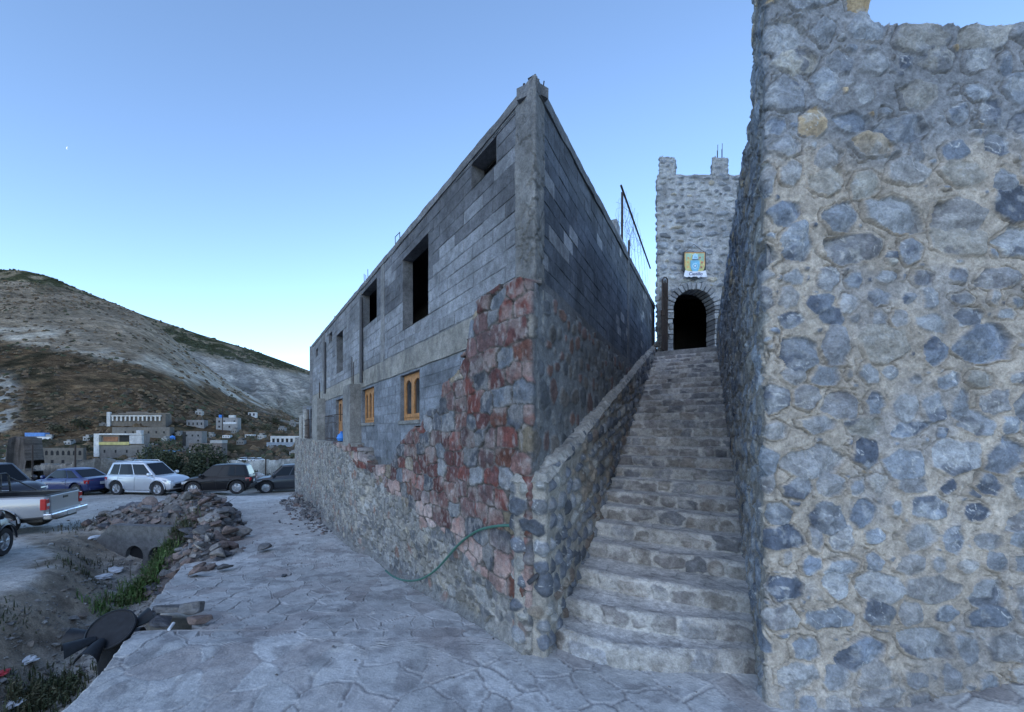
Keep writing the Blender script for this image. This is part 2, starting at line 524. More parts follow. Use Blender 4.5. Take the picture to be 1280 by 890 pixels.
c = mixc(c, np.array([.27, .225, .21]), sst(.6, .9, q3) * .5)
c = mixc(c, np.array([.48, .47, .455]), lip * .30 + sst(.5, .7, fbm(XX * 1.6, VY * 1.6, 43)) * .40)
c = mixc(c, np.array([.20, .19, .19]), sst(.53, .68, fbm(XX * 4.3, VY * 4.3, 44)) * .55 * (1 - lip * .6))
c = mixc(c, np.array([.50, .48, .45]), sst(8, 15, VY) * .45)
ZZ = ZZ + .22 * np.clip((XX - 3.5) / 1.1, 0, 1.2) * sst(2.3, 3.25, VY) * (VY < 4)
c = mixc(c, np.array([.11, .105, .105]), groove * .40)
apron = sst(.75, .1, XX - (PLv[:, None])) * 0
P = np.stack([XX, VY, ZZ], -1)
# turn the sheet's rim down so that the slab has a thickness
lipc = np.stack([P[:, 0] + np.array([-.012, 0, -.06]), P[:, 0] + np.array([-.005, 0, -.26])], 1)[:, ::-1]
P2 = np.concatenate([lipc, P], 1)
c2 = np.concatenate([np.broadcast_to(np.array([.12, .115, .11]), (len(vy), 2, 3)), c], 1)
tag(grid_mesh('path', P2, c2, None, M['paving']), kind='structure')

# ---------------------------------------------------------------- hills
def crest_far(px):
    return np.interp(px, [-900, -300, -60, 0, 30, 60, 100, 140, 180, 250, 320, 386, 470, 600, 800, 1300, 2200], [430, 372, 341, 337, 338, 345, 362, 378, 394, 418, 439, 463, 492, 528, 560, 560, 560])


def crest_front(px):
    return np.interp(px, [-900, -300, -60, 0, 60, 100, 150, 180, 205, 235, 280, 330, 370, 430, 520, 700, 1300, 2200], [440, 385, 352, 350, 356, 366, 382, 396, 414, 440, 474, 504, 522, 536, 545, 556, 560, 560])


def hill_front_z(X, Y):
    px = PX + FOC * X / Y
    Yc = 430.0
    zc = CAMZ + (PY - crest_front(px)) / FOC * Yc
    s = np.clip((Y - 150.0) / (Yc - 150.0), 0, 1.4)
    low = np.interp(Y, [58, 100, 150], [-9.4, -6.6, -.6])
    up = -.6 + (zc + .6) * np.where(s < 1, s, 2 * 1.0 - s)
    z = np.where(Y < 150, low, up)
    rid = 1 - np.abs(2 * fbm(X * .013 + Y * .004, Y * .003, 61, 3) - 1)
    amp = sst(120, 240, Y)
    z = z + amp * (9 * (rid - .75) + 5 * (fbm(X * .03, Y * .03, 62) - .5)) * sst(0, .3, np.abs(1 - s) + .08)
    z = z + sst(60, 110, Y) * 2.2 * (fbm(X * .05, Y * .05, 63) - .5)
    return z


def hill_far_z(X, Y):
    px = PX + FOC * X / Y
    Yc = 760.0
    zc = CAMZ + (PY - crest_far(px)) / FOC * Yc
    s = np.clip((Y - 330.0) / (Yc - 330.0), 0, 1.4)
    z = -30 + (zc + 30) * np.where(s < 1, s, 2 - s)
    face = sst(.05, .2, s) * sst(.75, .55, s) * sst(190, 250, px)
    rid = np.abs(2 * fbm(px * .06 - s * 2.2 + 2.2 * fbm(px * .03, s * 6, 71), s * 2.5, 72, 3) - 1)
    z = z + 13 * (rid - .5) * face + 9 * (fbm(X * .02, Y * .02, 73) - .5) * sst(.02, .2, np.abs(1 - s)) + 4 * (fbm(X * .06, Y * .06, 74) - .5) * sst(.0, .05, np.abs(1 - s))
    return z


def hill_sheet(name, fz, y0, y1, ny, colfn):
    t = (np.linspace(-700, 1300, 520) - PX) / FOC
    Yv = np.geomspace(y0, y1, ny)
    T, YY = np.meshgrid(t, Yv)
    X = T * YY
    Z = fz(X, YY)
    tag(grid_mesh(name, np.stack([X, YY, Z], -1), colfn(X, YY, Z), None, M['slope'], flip=True), kind='structure')


def col_front(X, Y, Z):
    px = PX + FOC * X / Y; py = PY - FOC * (Z - CAMZ) / Y
    n1 = fbm(X * .02, Y * .02, 81); n2 = fbm(X * .07, Y * .07, 82); n3 = fbm(X * .2, Y * .2, 83)
    grey = np.array([.25, .202, .148]); brown = np.array([.106, .074, .047]); pale = np.array([.46, .415, .34]); dark = np.array([.048, .042, .028])
    base = np.broadcast_to(grey, X.shape + (3,))
    c = mixc(base, np.array([.165, .138, .105]), sst(.42, .62, n2) * .7)
    lim = np.interp(px, [-200, 0, 60, 120, 200, 260, 330, 400], [420, 420, 428, 442, 462, 486, 512, 530]) + 22 * (n1 - .5) + 12 * (n2 - .5)
    c = mixc(c, pale, np.exp(-((py - lim + 7) / 9.0) ** 2) * sst(.36, .56, n2) * .9)
    c = mixc(c, np.array([.33, .315, .28]), sst(40, 4, py - crest_front(px) - 14 * n2) * sst(190, 260, px) * sst(.3, .6, n2) * .75)
    br = mixc(np.broadcast_to(brown, X.shape + (3,)), dark, sst(.45, .6, n2))
    br = mixc(br, np.array([.15, .105, .062]), sst(.53, .68, n3) * .7)
    c = mixc(c, br, sst(-4, 9, py - lim))
    c = mixc(c, np.array([.055, .055, .033]), sst(528, 548, py + 18 * (n1 - .5)) * sst(.36, .56, n2) * .7)
    c = mixc(c, np.array([.35, .34, .31]), sst(34, 4, px + 26 * (n2 - .5)) * sst(455, 485, py) * sst(.32, .5, n2) * .9)
    c = mixc(c, np.array([.06, .06, .035]), sst(372, 350, py) * sst(.46, .58, n2) * .75)
    return c * (.75 + .5 * n3)[..., None]


def col_far(X, Y, Z):
    px = PX + FOC * X / Y; py = PY - FOC * (Z - CAMZ) / Y
    n1 = fbm(X * .012, Y * .012, 91); n2 = fbm(X * .05, Y * .05, 92); n3 = fbm(X * .14, Y * .14, 93)
    c = np.broadcast_to(np.array([.21, .178, .128]), X.shape + (3,))
    c = mixc(c, np.array([.055, .058, .034]), sst(.38, .55, n2))
    lim = np.interp(px, [150, 200, 240, 300, 386, 450], [425, 432, 440, 452, 470, 490])
    face = sst(-5, 6, py - lim + 16 * (n2 - .5)) * sst(190, 235, px)
    rill = fbm(px * .13 - py * .10 + 3.5 * n2, py * .03 + px * .01, 95, 3)
    pale = mixc(np.broadcast_to(np.array([.43, .395, .34]), X.shape + (3,)), np.array([.23, .22, .20]), sst(.4, .7, rill))
    c = mixc(c, pale, face * .92)
    c = mixc(c, np.array([.10, .095, .06]), sst(488, 510, py + 20 * (n2 - .5)) * face * .5)
    return c * (.78 + .44 * n3)[..., None]


hill_sheet('hill', hill_front_z, 58, 560, 360, col_front)
hill_sheet('hill', hill_far_z, 330, 1000, 300, col_far)


def scrub(name, fz, y0, y1, count, accept, size, cols, seed):
    """low bushes on a slope, as one mass"""
    R = np.random.default_rng(seed)
    pxs = R.uniform(-500, 560, count * 3); Ys = R.uniform(y0, y1, count * 3)
    X = (pxs - PX) / FOC * Ys
    Z = fz(X, Ys)
    pys = PY - FOC * (Z - CAMZ) / Ys
    ok = accept(pxs, pys, X, Ys, R.random(len(X)))
    X, Ys, Z = X[ok][:count], Ys[ok][:count], Z[ok][:count]
    dirs = np.array([(1, 0, 0), (.5, .87, 0), (-.5, .87, 0), (-1, 0, 0), (-.5, -.87, 0), (.5, -.87, 0), (.5, .3, .8), (-.55, .25, .75), (0, -.6, .8), (0, 0, 1.05)])
    fs = [(0, 1, 6), (1, 2, 7), (1, 7, 6), (2, 3, 7), (3, 4, 8), (3, 8, 7), (4, 5, 8), (5, 0, 6), (5, 6, 8), (6, 7, 9), (7, 8, 9), (8, 6, 9)]
    n = len(X)
    sz = R.uniform(*size, n)
    V = dirs[None] * R.uniform(.6, 1.25, (n, 10, 1)) * sz[:, None, None] * np.array([1, 1, .8])
    V = V + np.stack([X, Ys, Z - .15 * sz], -1)[:, None]
    F = (np.array(fs)[None] + (np.arange(n) * 10)[:, None, None]).reshape(-1, 3)
    C = np.array(cols)[R.integers(0, len(cols), n)][:, None] * R.uniform(.7, 1.25, (n, 10, 1))
    me = bpy.data.meshes.new(name)
    me.from_pydata(V.reshape(-1, 3).tolist(), [], F.tolist())
    a = me.color_attributes.new('Col', 'FLOAT_COLOR', 'POINT')
    a.data.foreach_set('color', np.hstack([C.reshape(-1, 3), np.ones((n * 10, 1))]).astype(np.float32).ravel())
    return link(name, me, M['leaf'])


GREENS = [(.042, .050, .024), (.055, .060, .030), (.036, .040, .022)]
BROWNS = [(.115, .076, .045), (.145, .098, .054), (.078, .056, .036), (.066, .054, .032)]
tag(scrub('hillside_scrub', hill_far_z, 420, 775, 5200, lambda px, py, X, Y, r: (py < np.interp(px, [150, 200, 240, 300, 386, 450], [470, 434, 440, 452, 470, 490])) & (r < sst(.34, .58, fbm(X * .03, Y * .03, 97))), (1.3, 3.8), GREENS, 1),
    'dark green scrub dotting the slope of the hill crest', 'scrub', kind='stuff')
tag(scrub('hillside_scrub', hill_front_z, 66, 432, 9500, lambda px, py, X, Y, r: r < np.where(py > np.interp(px, [0, 120, 200, 330], [425, 442, 462, 512]), .85, np.where(py < 392, .55, .20)) * sst(.3, .55, fbm(X * .05, Y * .05, 98)), (.5, 1.9), BROWNS + BROWNS + GREENS[1:2], 2),
    'brown and green scrub on the hillside behind the village', 'scrub', kind='stuff')

# ---------------------------------------------------------------- scattered loose stones of the gully
def hull_rock(seed, n=13, flat=.75):
    R = random.Random(seed)
    bm = bmesh.new()
    for _ in range(n):
        v = Vector((R.gauss(0, 1), R.gauss(0, 1), R.gauss(0, 1))).normalized() * R.uniform(.8, 1.05)
        bm.verts.new((v.x, v.y * R.uniform(.8, 1), v.z * flat))
    r = bmesh.ops.convex_hull(bm, input=bm.verts)
    bmesh.ops.delete(bm, geom=list({g for g in r['geom_interior'] if isinstance(g, bmesh.types.BMVert)}), context='VERTS')
    return bm


ROCKV = []
for s in range(10):
    bm = hull_rock(s, 12 + s % 4, .62 + .04 * (s % 5))
    bm.verts.index_update()
    vs = np.array([v.co[:] for v in bm.verts]); fs = [tuple(v.index for v in f.verts) for f in bm.faces]
    ROCKV.append((vs, fs)); bm.free()


def stones(name, pts, sizes, cols, seed):
    R = np.random.default_rng(seed); mb = MB()
    for p, s in zip(pts, sizes):
        vs, fs = ROCKV[R.integers(0, 10)]
        rot = np.array(Matrix.Rotation(R.uniform(0, 6.28), 3, 'Z') @ Matrix.Rotation(R.uniform(-.3, .3), 3, 'X'))
        q = (vs * R.uniform(.6, 1.2, 3) * s) @ rot.T + np.array(p)
        cc = np.array(cols[R.integers(0, len(cols))]) * R.uniform(.75, 1.25)
        mb.add(q, fs, tuple(cc))
    return mb.build(name, M['rock'], colors=True)


R = np.random.default_rng(5)
pts, szs = [], []
while len(pts) < 2600:
    y = R.uniform(3.2, 12.2); t = R.beta(2.2, 1.8)
    x = SHX(y) + (PLX(y) - SHX(y)) * t * .98
    if R.random() < .35 + .65 * float(vn(np.array([x * 1.3]), np.array([y * 1.3]), 3)[0]):
        s = float(np.clip(R.lognormal(-3.65, .55), .012, .14))
        pts.append((x, y, g1(x, y) + s * .2)); szs.append(s)
for _ in range(500):
    y = R.uniform(7.5, 21); x = R.uniform(-20, SHX(min(y, 13.4)))
    s = float(np.clip(R.lognormal(-3.9, .5), .01, .08)); pts.append((x, y, g1(x, y) + s * .2)); szs.append(s)
tag(stones('gravel', pts, szs, [(.24, .23, .21), (.17, .165, .16), (.3, .29, .27), (.2, .17, .14)], 6),
    'loose grey stones scattered along the bed of the gully', 'gravel', kind='stuff')
# ---------------------------------------------------------------- unfinished wedge-shaped building
CX, CY = .59, 4.26
KL, KR = math.hypot(.612, 1), math.hypot(.575, 1)
DL = np.array([-.612, 1]) / KL; NL = np.array([-DL[1], DL[0]])        # along the left face, and out of it
DR = np.array([.575, 1]) / KR; NR = np.array([DR[1], -DR[0]])
ML = Matrix(((DL[0], NL[0], 0, CX), (DL[1], NL[1], 0, CY), (0, 0, 1, 0), (0, 0, 0, 1)))
MR = Matrix(((DR[0], NR[0], 0, CX), (DR[1], NR[1], 0, CY), (0, 0, 1, 0), (0, 0, 0, 1)))


def LW(px, py, off=0.0):
    """(u, z) on the left face seen at a pixel; off = distance the face stands proud"""
    t = (px - PX) / FOC
    cx, cy = CX + NL[0] * off, CY + NL[1] * off
    s = (cx - t * cy) / (t + .612)
    return s * KL, CAMZ + (PY - py) / FOC * (cy + s)


def RW(px, py, off=0.0):
    t = (px - PX) / FOC
    cx, cy = CX + NR[0] * off, CY + NR[1] * off
    s = (t * cy - cx) / (.575 - t)
    return s * KR, CAMZ + (PY - py) / FOC * (cy + s)


ROOF = 6.18
bld = empty('unfinished_building', (CX, CY, 0), 0, 'two storey wedge of bare grey concrete block on a red and grey stone base, unfinished', 'building')


def loc(o):
    """children keep world coordinates under the building's Empty"""
    o.matrix_parent_inverse = Matrix.Translation((CX, CY, 0)).inverted()
    return o


def sub(rect, hole):
    x0, x1, y0, y1 = rect; a0, a1, b0, b1 = hole
    if a1 <= x0 or a0 >= x1 or b1 <= y0 or b0 >= y1: return [rect]
    out = []
    if b0 > y0: out.append((x0, x1, y0, b0))
    if b1 < y1: out.append((x0, x1, b1, y1))
    m0, m1 = max(y0, b0), min(y1, b1)
    if a0 > x0: out.append((x0, a0, m0, m1))
    if a1 < x1: out.append((a1, x1, m0, m1))
    return out


def slab_cell(mb, M_, r, d, ch, col, R, back=0.0):
    u0, u1, z0, z1 = r
    j = lambda: R.uniform(-.007, .007)
    o = [(u0 + j(), z0 + j()), (u1 + j(), z0 + j()), (u1 + j(), z1 + j()), (u0 + j(), z1 + j())]
    i = [(u0 + ch, z0 + ch), (u1 - ch, z0 + ch), (u1 - ch, z1 - ch), (u0 + ch, z1 - ch)]
    vs = [M_ @ Vector((u, back, z)) for u, z in o] + [M_ @ Vector((u, d - ch * .6, z)) for u, z in o] + [M_ @ Vector((u, d + R.uniform(-.002, .002), z)) for u, z in i]
    fs = [(0, 1, 5, 4), (1, 2, 6, 5), (2, 3, 7, 6), (3, 0, 4, 7), (4, 5, 9, 8), (5, 6, 10, 9), (6, 7, 11, 10), (7, 4, 8, 11), (8, 9, 10, 11)]
    mb.add(vs, fs, col)


def blockwork(name, M_, u0, u1, z0, z1, bl, bh, holes, colfn, seed, top=None):
    R = random.Random(seed); mb = MB(); row = 0; z = z0
    while z < z1 - .01:
        zt = min(z + bh, z1)
        u = u0 - (bl / 2 if row % 2 else 0) - R.uniform(0, .05)
        while u < u1:
            L = bl * (1 if R.random() > .06 else .5)
            r = (max(u, u0), min(u + L, u1), z, zt)
            u += L
            if r[1] - r[0] < .04: continue
            if top is not None and zt > top((r[0] + r[1]) / 2): continue
            rs = [r]
            for h in holes: rs = [q for s in rs for q in sub(s, h)]
            c = colfn((r[0] + r[1]) / 2, (z + zt) / 2, R)
            for q in rs:
                if q[1] - q[0] < .03 or q[3] - q[2] < .03: continue
                jo = R.uniform(.002, .007)
                slab_cell(mb, M_, (q[0] + jo, q[1] - jo, q[2] + jo, q[3] - jo), .007 + R.uniform(-.003, .004), .005, c, R)
        z = zt; row += 1
    return mb


def mortar_sheet(mb, M_, u0, u1, z0, z1, holes, col, depth=.2, topfn=None):
    us = sorted({u0, u1, *[h[0] for h in holes], *[h[1] for h in holes]}); zs = sorted({z0, z1, *[h[2] for h in holes], *[h[3] for h in holes]})
    for a, b in zip(us, us[1:]):
        for c_, d in zip(zs, zs[1:]):
            m = ((a + b) / 2, (c_ + d) / 2)
            if any(h[0] < m[0] < h[1] and h[2] < m[1] < h[3] for h in holes): continue
            ta, tb = (d, d) if (topfn is None or d < z1) else (topfn(a), topfn(b))
            mb.add([M_ @ Vector(p) for p in ((a, 0, c_), (b, 0, c_), (b, 0, tb), (a, 0, ta))], [(0, 1, 2, 3)], col)
    for h in holes:                                          # reveals through the wall's thickness
        a, b, c_, d = h
        P = [(a, c_), (b, c_), (b, d), (a, d)]
        for k in range(4):
            (ua, za), (ub, zb) = P[k], P[(k + 1) % 4]
            mb.add([M_ @ Vector(p) for p in ((ua, .010, za), (ub, .010, zb), (ub, -depth, zb), (ua, -depth, za))], [(0, 1, 2, 3)], col)


def hole(pa, pb, z0, z1):
    a = LW(pa, 500)[0]; b = LW(pb, 500)[0]
    return (min(a, b), max(a, b), z0, z1)


W1 = hole(504, 536, 4.32, 5.70); W2 = hole(452.5, 471.5, 5.02, 5.93); W3 = hole(421, 429, 4.25, 5.50)
H1 = hole(590, 621, 5.67, 6.01); H2 = hole(411.5, 415.5, 5.50, 5.82); H3 = hole(395, 397.6, 5.48, 5.78)
B1 = hole(501, 525, 2.55, 3.44); B2 = hole(453, 468, 2.56, 3.42); D1 = hole(420, 428.5, 2.06, 3.38); D2 = hole(388.6, 393.6, 2.06, 3.36)
UL, UL2 = 13.17 * KL, 15.0 * KL
lup = [W1, W2, W3, H1, H2, H3]; llo = [B1, B2, D1, D2]


def lcol(u, z, R):
    dark = np.array([.118, .122, .134]); light = np.array([.215, .224, .242]); mid = np.array([.175, .18, .19])
    edge = (4.78 + .24 * u if u < 2.6 else 4.86)                                # a course line above which the blocks are darker
    if u < 6.5 and z > edge: b = dark if R.random() < .93 else light * .85
    elif z > 5.15 and u > 6.5: b = mid if R.random() < .6 else light * .85
    else: b = light if R.random() < .90 else mid
    return tuple(b * R.uniform(.92, 1.08))


mb = blockwork('w', ML, .30, UL, 3.93, 6.08, .52, .192, lup, lcol, 3)
mortar_sheet(mb, ML, 0, UL, 3.86, 6.16, lup, (.135, .138, .145))
loc(mb.build('wall', M['block'], bld, colors=True))


def lcol2(u, z, R):
    b = np.array([.165, .18, .205])
    return tuple(b * R.uniform(.82, 1.15))


mb = blockwork('w', ML, .2, UL2, 1.75, 3.47, .50, .192, llo, lcol2, 4)
mortar_sheet(mb, ML, 0, UL2, 1.2, 3.52, llo, (.145, .158, .175))
loc(mb.build('wall', M['block'], bld, colors=True))


def rough_bar(name, M_, u0, u1, z0f, z1f, d, back, mat, col, du=.06, nz=8, seed=0, amp=.014):
    """a cast band: rough face with uneven upper and lower edges, real depth"""
    us = np.arange(u0, u1 + du * .5, du); n = len(us)
    a = np.array([z0f(u) for u in us]) + .03 * (fbm(us * 2.3, us * 0 + seed, 5) - .5); b = np.array([z1f(u) for u in us]) + .03 * (fbm(us * 3.1, us * 0 + seed, 7) - .5)
    v = np.linspace(0, 1, nz)
    Z = a[:, None] + (b - a)[:, None] * v[None]
    U = np.repeat(us[:, None], nz, 1)
    Dp = d + amp * (fbm(U * 4, Z * 9, seed + 1) - .5) * 2
    U = np.concatenate([U[:, :1], U, U[:, -1:]], 1); Z = np.concatenate([Z[:, :1], Z, Z[:, -1:]], 1)
    Dp = np.concatenate([np.full((n, 1), back), Dp, np.full((n, 1), back)], 1)
    U = np.concatenate([U[:1], U, U[-1:]], 0); Z = np.concatenate([Z[:1], Z, Z[-1:]], 0)
    Dp = np.concatenate([np.full((1, nz + 2), back), Dp, np.full((1, nz + 2), back)], 0)
    A = np.array(M_)
    P = np.stack([A[0, 0] * U + A[0, 1] * Dp + A[0, 3], A[1, 0] * U + A[1, 1] * Dp + A[1, 3], Z], -1)
    f1 = fbm(U * 1.3, Z * 3, seed + 2); f2 = fbm(U * 6, Z * 9, seed + 3)
    c = np.broadcast_to(np.array(col), P.shape) * (.72 + .4 * f1 + .16 * f2)[..., None]
    c = mixc(c, np.array([.10, .10, .105]), sst(.55, .72, fbm(U * 2.2, Z * 1.2, seed + 4)) * .55)
    o = grid_mesh(name, P, c, None, mat, bld)
    o.data.set_sharp_from_angle(angle=math.radians(60))
    return loc(o)


rough_bar('floor_beam', ML, .02, UL + .05, lambda u: 3.49, lambda u: 3.90, .022, -.15, M['concrete'], (.235, .225, .205), seed=3)
rough_bar('roof_beam', ML, .02, UL, lambda u: 6.06 - .01 * 0, lambda u: ROOF + (.0 if u < 13 else 0), .026, -.22, M['concrete'], (.15, .15, .155), seed=9)
for k, pxs in enumerate(((477, 481), (449.5, 452.2), (403.5, 406.5))):
    a = LW(pxs[1], 450)[0]; b = LW(pxs[0], 450)[0]
    rough_bar('column', ML, a, b, lambda u: 3.88, lambda u: 6.07, .017 + .002 * k, -.1, M['concrete'], (.19, .19, .192), seed=20 + k, du=.05, nz=24)
for k, pxs in enumerate(((443, 452), (400, 407))):
    a = LW(pxs[1], 450)[0]; b = LW(pxs[0], 450)[0]
    rough_bar('pilaster', ML, a, b, lambda u: 1.9, lambda u: 3.58, .30, -.05, M['concrete'], (.21, .205, .195), seed=30 + k, du=.08, nz=14)
    for q in (.12, .28): c0 = MB(); c0.tube([ML @ Vector((a + q, .18, 3.5)), ML @ Vector((a + q + .02, .18, 3.5 + .55 + q))], .012, 5); loc(c0.build('rebar', M['steel'], bld))
for px, y0, y1 in ((451.5, 372, 478), (406, 428, 492)):
    u, zt = LW(px, y0, .06); _, zb = LW(px, y1, .06)
    dp = MB(); dp.tube([ML @ Vector((u, .06, zt)), ML @ Vector((u, .06, zb))], .045, 8); loc(dp.build('drain_pipe', M['darkpipe'], bld))
vp = MB(); u, z = LW(409, 412); vp.tube([ML @ Vector((u, -.3, 6.1)), ML @ Vector((u, -.3, 6.62))], .06, 8)
loc(vp.build('vent_pipe', M['concrete'], bld, smooth=True))
rb = MB()
for px, h in ((497, .22), (491.5, .25), (453, .3), (455, .22), (457.5, .3), (597, .06)):
    u, _ = LW(px, 300)
    rb = MB(); rb.tube([ML @ Vector((u, -.05, 6.1)), ML @ Vector((u + .02, -.05, ROOF + h))], .008, 5); loc(rb.build('rebar', M['steel'], bld))
u, _ = LW(497, 300); u2, _ = LW(491.5, 300)
rb = MB(); rb.tube([ML @ Vector((u, -.05, ROOF + .22)), ML @ Vector((u2, -.05, ROOF + .24))], .008, 5); loc(rb.build('rebar', M['steel'], bld)); rb = MB()
for k in range(6):
    a = random.uniform(-.1, .16); rb = MB(); rb.tube([Vector((CX - .03 + a, CY + .15 + .1 * random.random(), 6.2)), Vector((CX - .03 + a + random.uniform(-.02, .02), CY + .15, 6.25 + .05 * random.random()))], .007, 5); loc(rb.build('rebar', M['steel'], bld))


# right face; its shade is painted in as darker block and beam colours
RTOP = lambda u: ROOF + (6.95 - ROOF) * u / (10.0 * KR)
URE = 10.05 * KR


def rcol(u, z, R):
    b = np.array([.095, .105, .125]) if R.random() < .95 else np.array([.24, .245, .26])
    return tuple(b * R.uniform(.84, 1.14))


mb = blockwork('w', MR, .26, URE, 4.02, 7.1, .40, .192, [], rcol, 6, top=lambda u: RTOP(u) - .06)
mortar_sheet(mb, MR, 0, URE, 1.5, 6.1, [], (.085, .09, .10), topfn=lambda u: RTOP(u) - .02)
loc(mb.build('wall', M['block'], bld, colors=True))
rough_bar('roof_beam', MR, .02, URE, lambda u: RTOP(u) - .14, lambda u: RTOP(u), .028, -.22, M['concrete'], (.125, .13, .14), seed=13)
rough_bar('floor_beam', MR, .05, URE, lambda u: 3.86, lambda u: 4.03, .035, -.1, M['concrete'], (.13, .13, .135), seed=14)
a = RW(784, 400)[0]
rough_bar('column', MR, a, a + .2, lambda u: 4.0, lambda u: RTOP(u) - .1, .024, -.1, M['concrete'], (.125, .13, .14), seed=15, du=.05, nz=20)
# corner column, cast in place, ragged: one sheet wrapped round the corner


def wrapper(pts, r):
    """plan polyline with rounded corners; returns length and f(w) -> x, y, nx, ny (normal to the right of travel)"""
    pts = [np.array(p, float) for p in pts]
    seg = []; cur = pts[0]
    for i in range(1, len(pts)):
        d = pts[i] - pts[i - 1]; L = np.hypot(*d); d = d / L
        if i < len(pts) - 1:
            e = pts[i + 1] - pts[i]; e = e / np.hypot(*e)
            ang = math.atan2(d[0] * e[1] - d[1] * e[0], d @ e)
            cut = abs(r * math.tan(ang / 2))
            end = pts[i] - d * cut
            seg.append(('l', cur, d, np.hypot(*(end - cur))))
            s = 1 if ang > 0 else -1
            cen = end + s * r * np.array([-d[1], d[0]])
            seg.append(('a', cen, end - cen, abs(ang) * r, ang, d))
            cur = pts[i] + e * cut
        else:
            seg.append(('l', cur, d, np.hypot(*(pts[i] - cur))))
    st = np.cumsum([0] + [s[3] for s in seg])

    def f(w):
        w = np.clip(w, 0, st[-1]); k = np.clip(np.searchsorted(st, w, side='right') - 1, 0, len(seg) - 1)
        x = np.zeros(w.shape); y = np.zeros(w.shape); nx = np.zeros(w.shape); ny = np.zeros(w.shape)
        for i, s in enumerate(seg):
            m = k == i; t = w[m] - st[i]
            if s[0] == 'l':
                x[m] = s[1][0] + s[2][0] * t; y[m] = s[1][1] + s[2][1] * t; nx[m] = s[2][1]; ny[m] = -s[2][0]
            else:
                a = s[4] * t / s[3]; ca, sa = np.cos(a), np.sin(a)
                v = s[2]; x[m] = s[1][0] + v[0] * ca - v[1] * sa; y[m] = s[1][1] + v[0] * sa + v[1] * ca
                d = s[5]; dx = d[0] * ca - d[1] * sa; dy = d[0] * sa + d[1] * ca
                nx[m] = dy; ny[m] = -dx
        return x, y, nx, ny
    return st, f


def samples(L, ds):
    w = [0.0]
    while w[-1] < L - 1e-6: w.append(min(L, w[-1] + ds(w[-1])))
    return np.array(w)


def sheet(name, f, w, Z, H, c, mat, parent, keep=None):
    x, y, nx, ny = f(w)
    P = np.stack([x[:, None] + nx[:, None] * H, y[:, None] + ny[:, None] * H, Z], -1)
    return grid_mesh(name, P, c, keep, mat, parent, flip=True)


C0 = np.array([CX, CY])
st, f = wrapper([C0 + DL * .34 + NL * .02, C0 + (NL * .02 + NR * .02) / (1 + NL @ NR) * 1.0, C0 + DR * .27 + NR * .02], .02)
w = samples(st[-1], lambda w: .012); v = np.linspace(3.2, 6.33, 260)
Wg, Zg = np.meshgrid(w, v, indexing='ij')
topz = 6.20 + .05 * (fbm(w * 12, w * 0, 3) - .5) - .02 * sst(.05, .24, np.abs(w - st[1]))
Zg = np.minimum(Zg, topz[:, None])
Hh = .030 * (fbm(Wg * 5, Zg * 3, 55) - .5) + .016 * (fbm(Wg * 22, Zg * 18, 56) - .5) + .006
cr = np.abs(fbm(Wg * 2, Zg * 2.2, 57) - .5); Hh = Hh - .018 * (cr < .012)
edge = np.minimum(Wg, st[-1] - Wg)
Hh = np.where(edge < .015, -.05, Hh)
Hh = np.where(Zg >= topz[:, None] - 1e-6, -.10, Hh)
c = np.broadcast_to(np.array([.185, .182, .178]), Wg.shape + (3,)) * (.68 + .6 * fbm(Wg * 4, Zg * 2, 58))[..., None]
c = mixc(c, np.array([.115, .115, .12]), sst(5.2, 5.8, Zg) * .6)
loc(sheet('column', f, w, Zg, Hh, c, M['concrete'], bld))

# floors, roof and the walls at the back, closing the rooms in
PA = C0 + DL * .5 * 0; LE = C0 + DL * UL; RE = C0 + DR * URE; LE2 = C0 + DL * UL2
q = MB()
inl = -.2
cin = C0 - (NL + NR) * .2 / (1 + NL @ NR) * 1.0
for z0, z1, e in ((5.98, 6.06, LE), (3.55, 3.75, LE2), (1.95, 2.05, LE2)):
    tri = [cin, RE - NR * .25 - DR * .1, e - NL * .25 - DL * .02]
    q.prism([tuple(p) for p in tri], z0, z1, lambda a, b, d: Vector((a, b, d)))
loc(q.build('slab', M['void'], bld))
q = MB()
for a, b, z0, z1 in ((LE - NL * .02, RE - NR * .02, 3.6, 6.1), (LE2 - NL * .02, RE - NR * .02, -1.5, 3.6)):
    d = (b - a) / np.hypot(*(b - a)); n = np.array([-d[1], d[0]])
    q.prism([tuple(a), tuple(b), tuple(b - n * .2), tuple(a - n * .2)], z0, z1, lambda u_, w_, z: Vector((u_, w_, z)), (.16, .165, .175))
loc(q.build('wall', M['concrete'], bld, colors=True))
# a partition inside, so that the rooms stay dim
q = MB(); q.box(2.2, 15, -1.9, -1.75, 2.05, 5.98, M=ML); loc(q.build('partition', M['void'], bld))


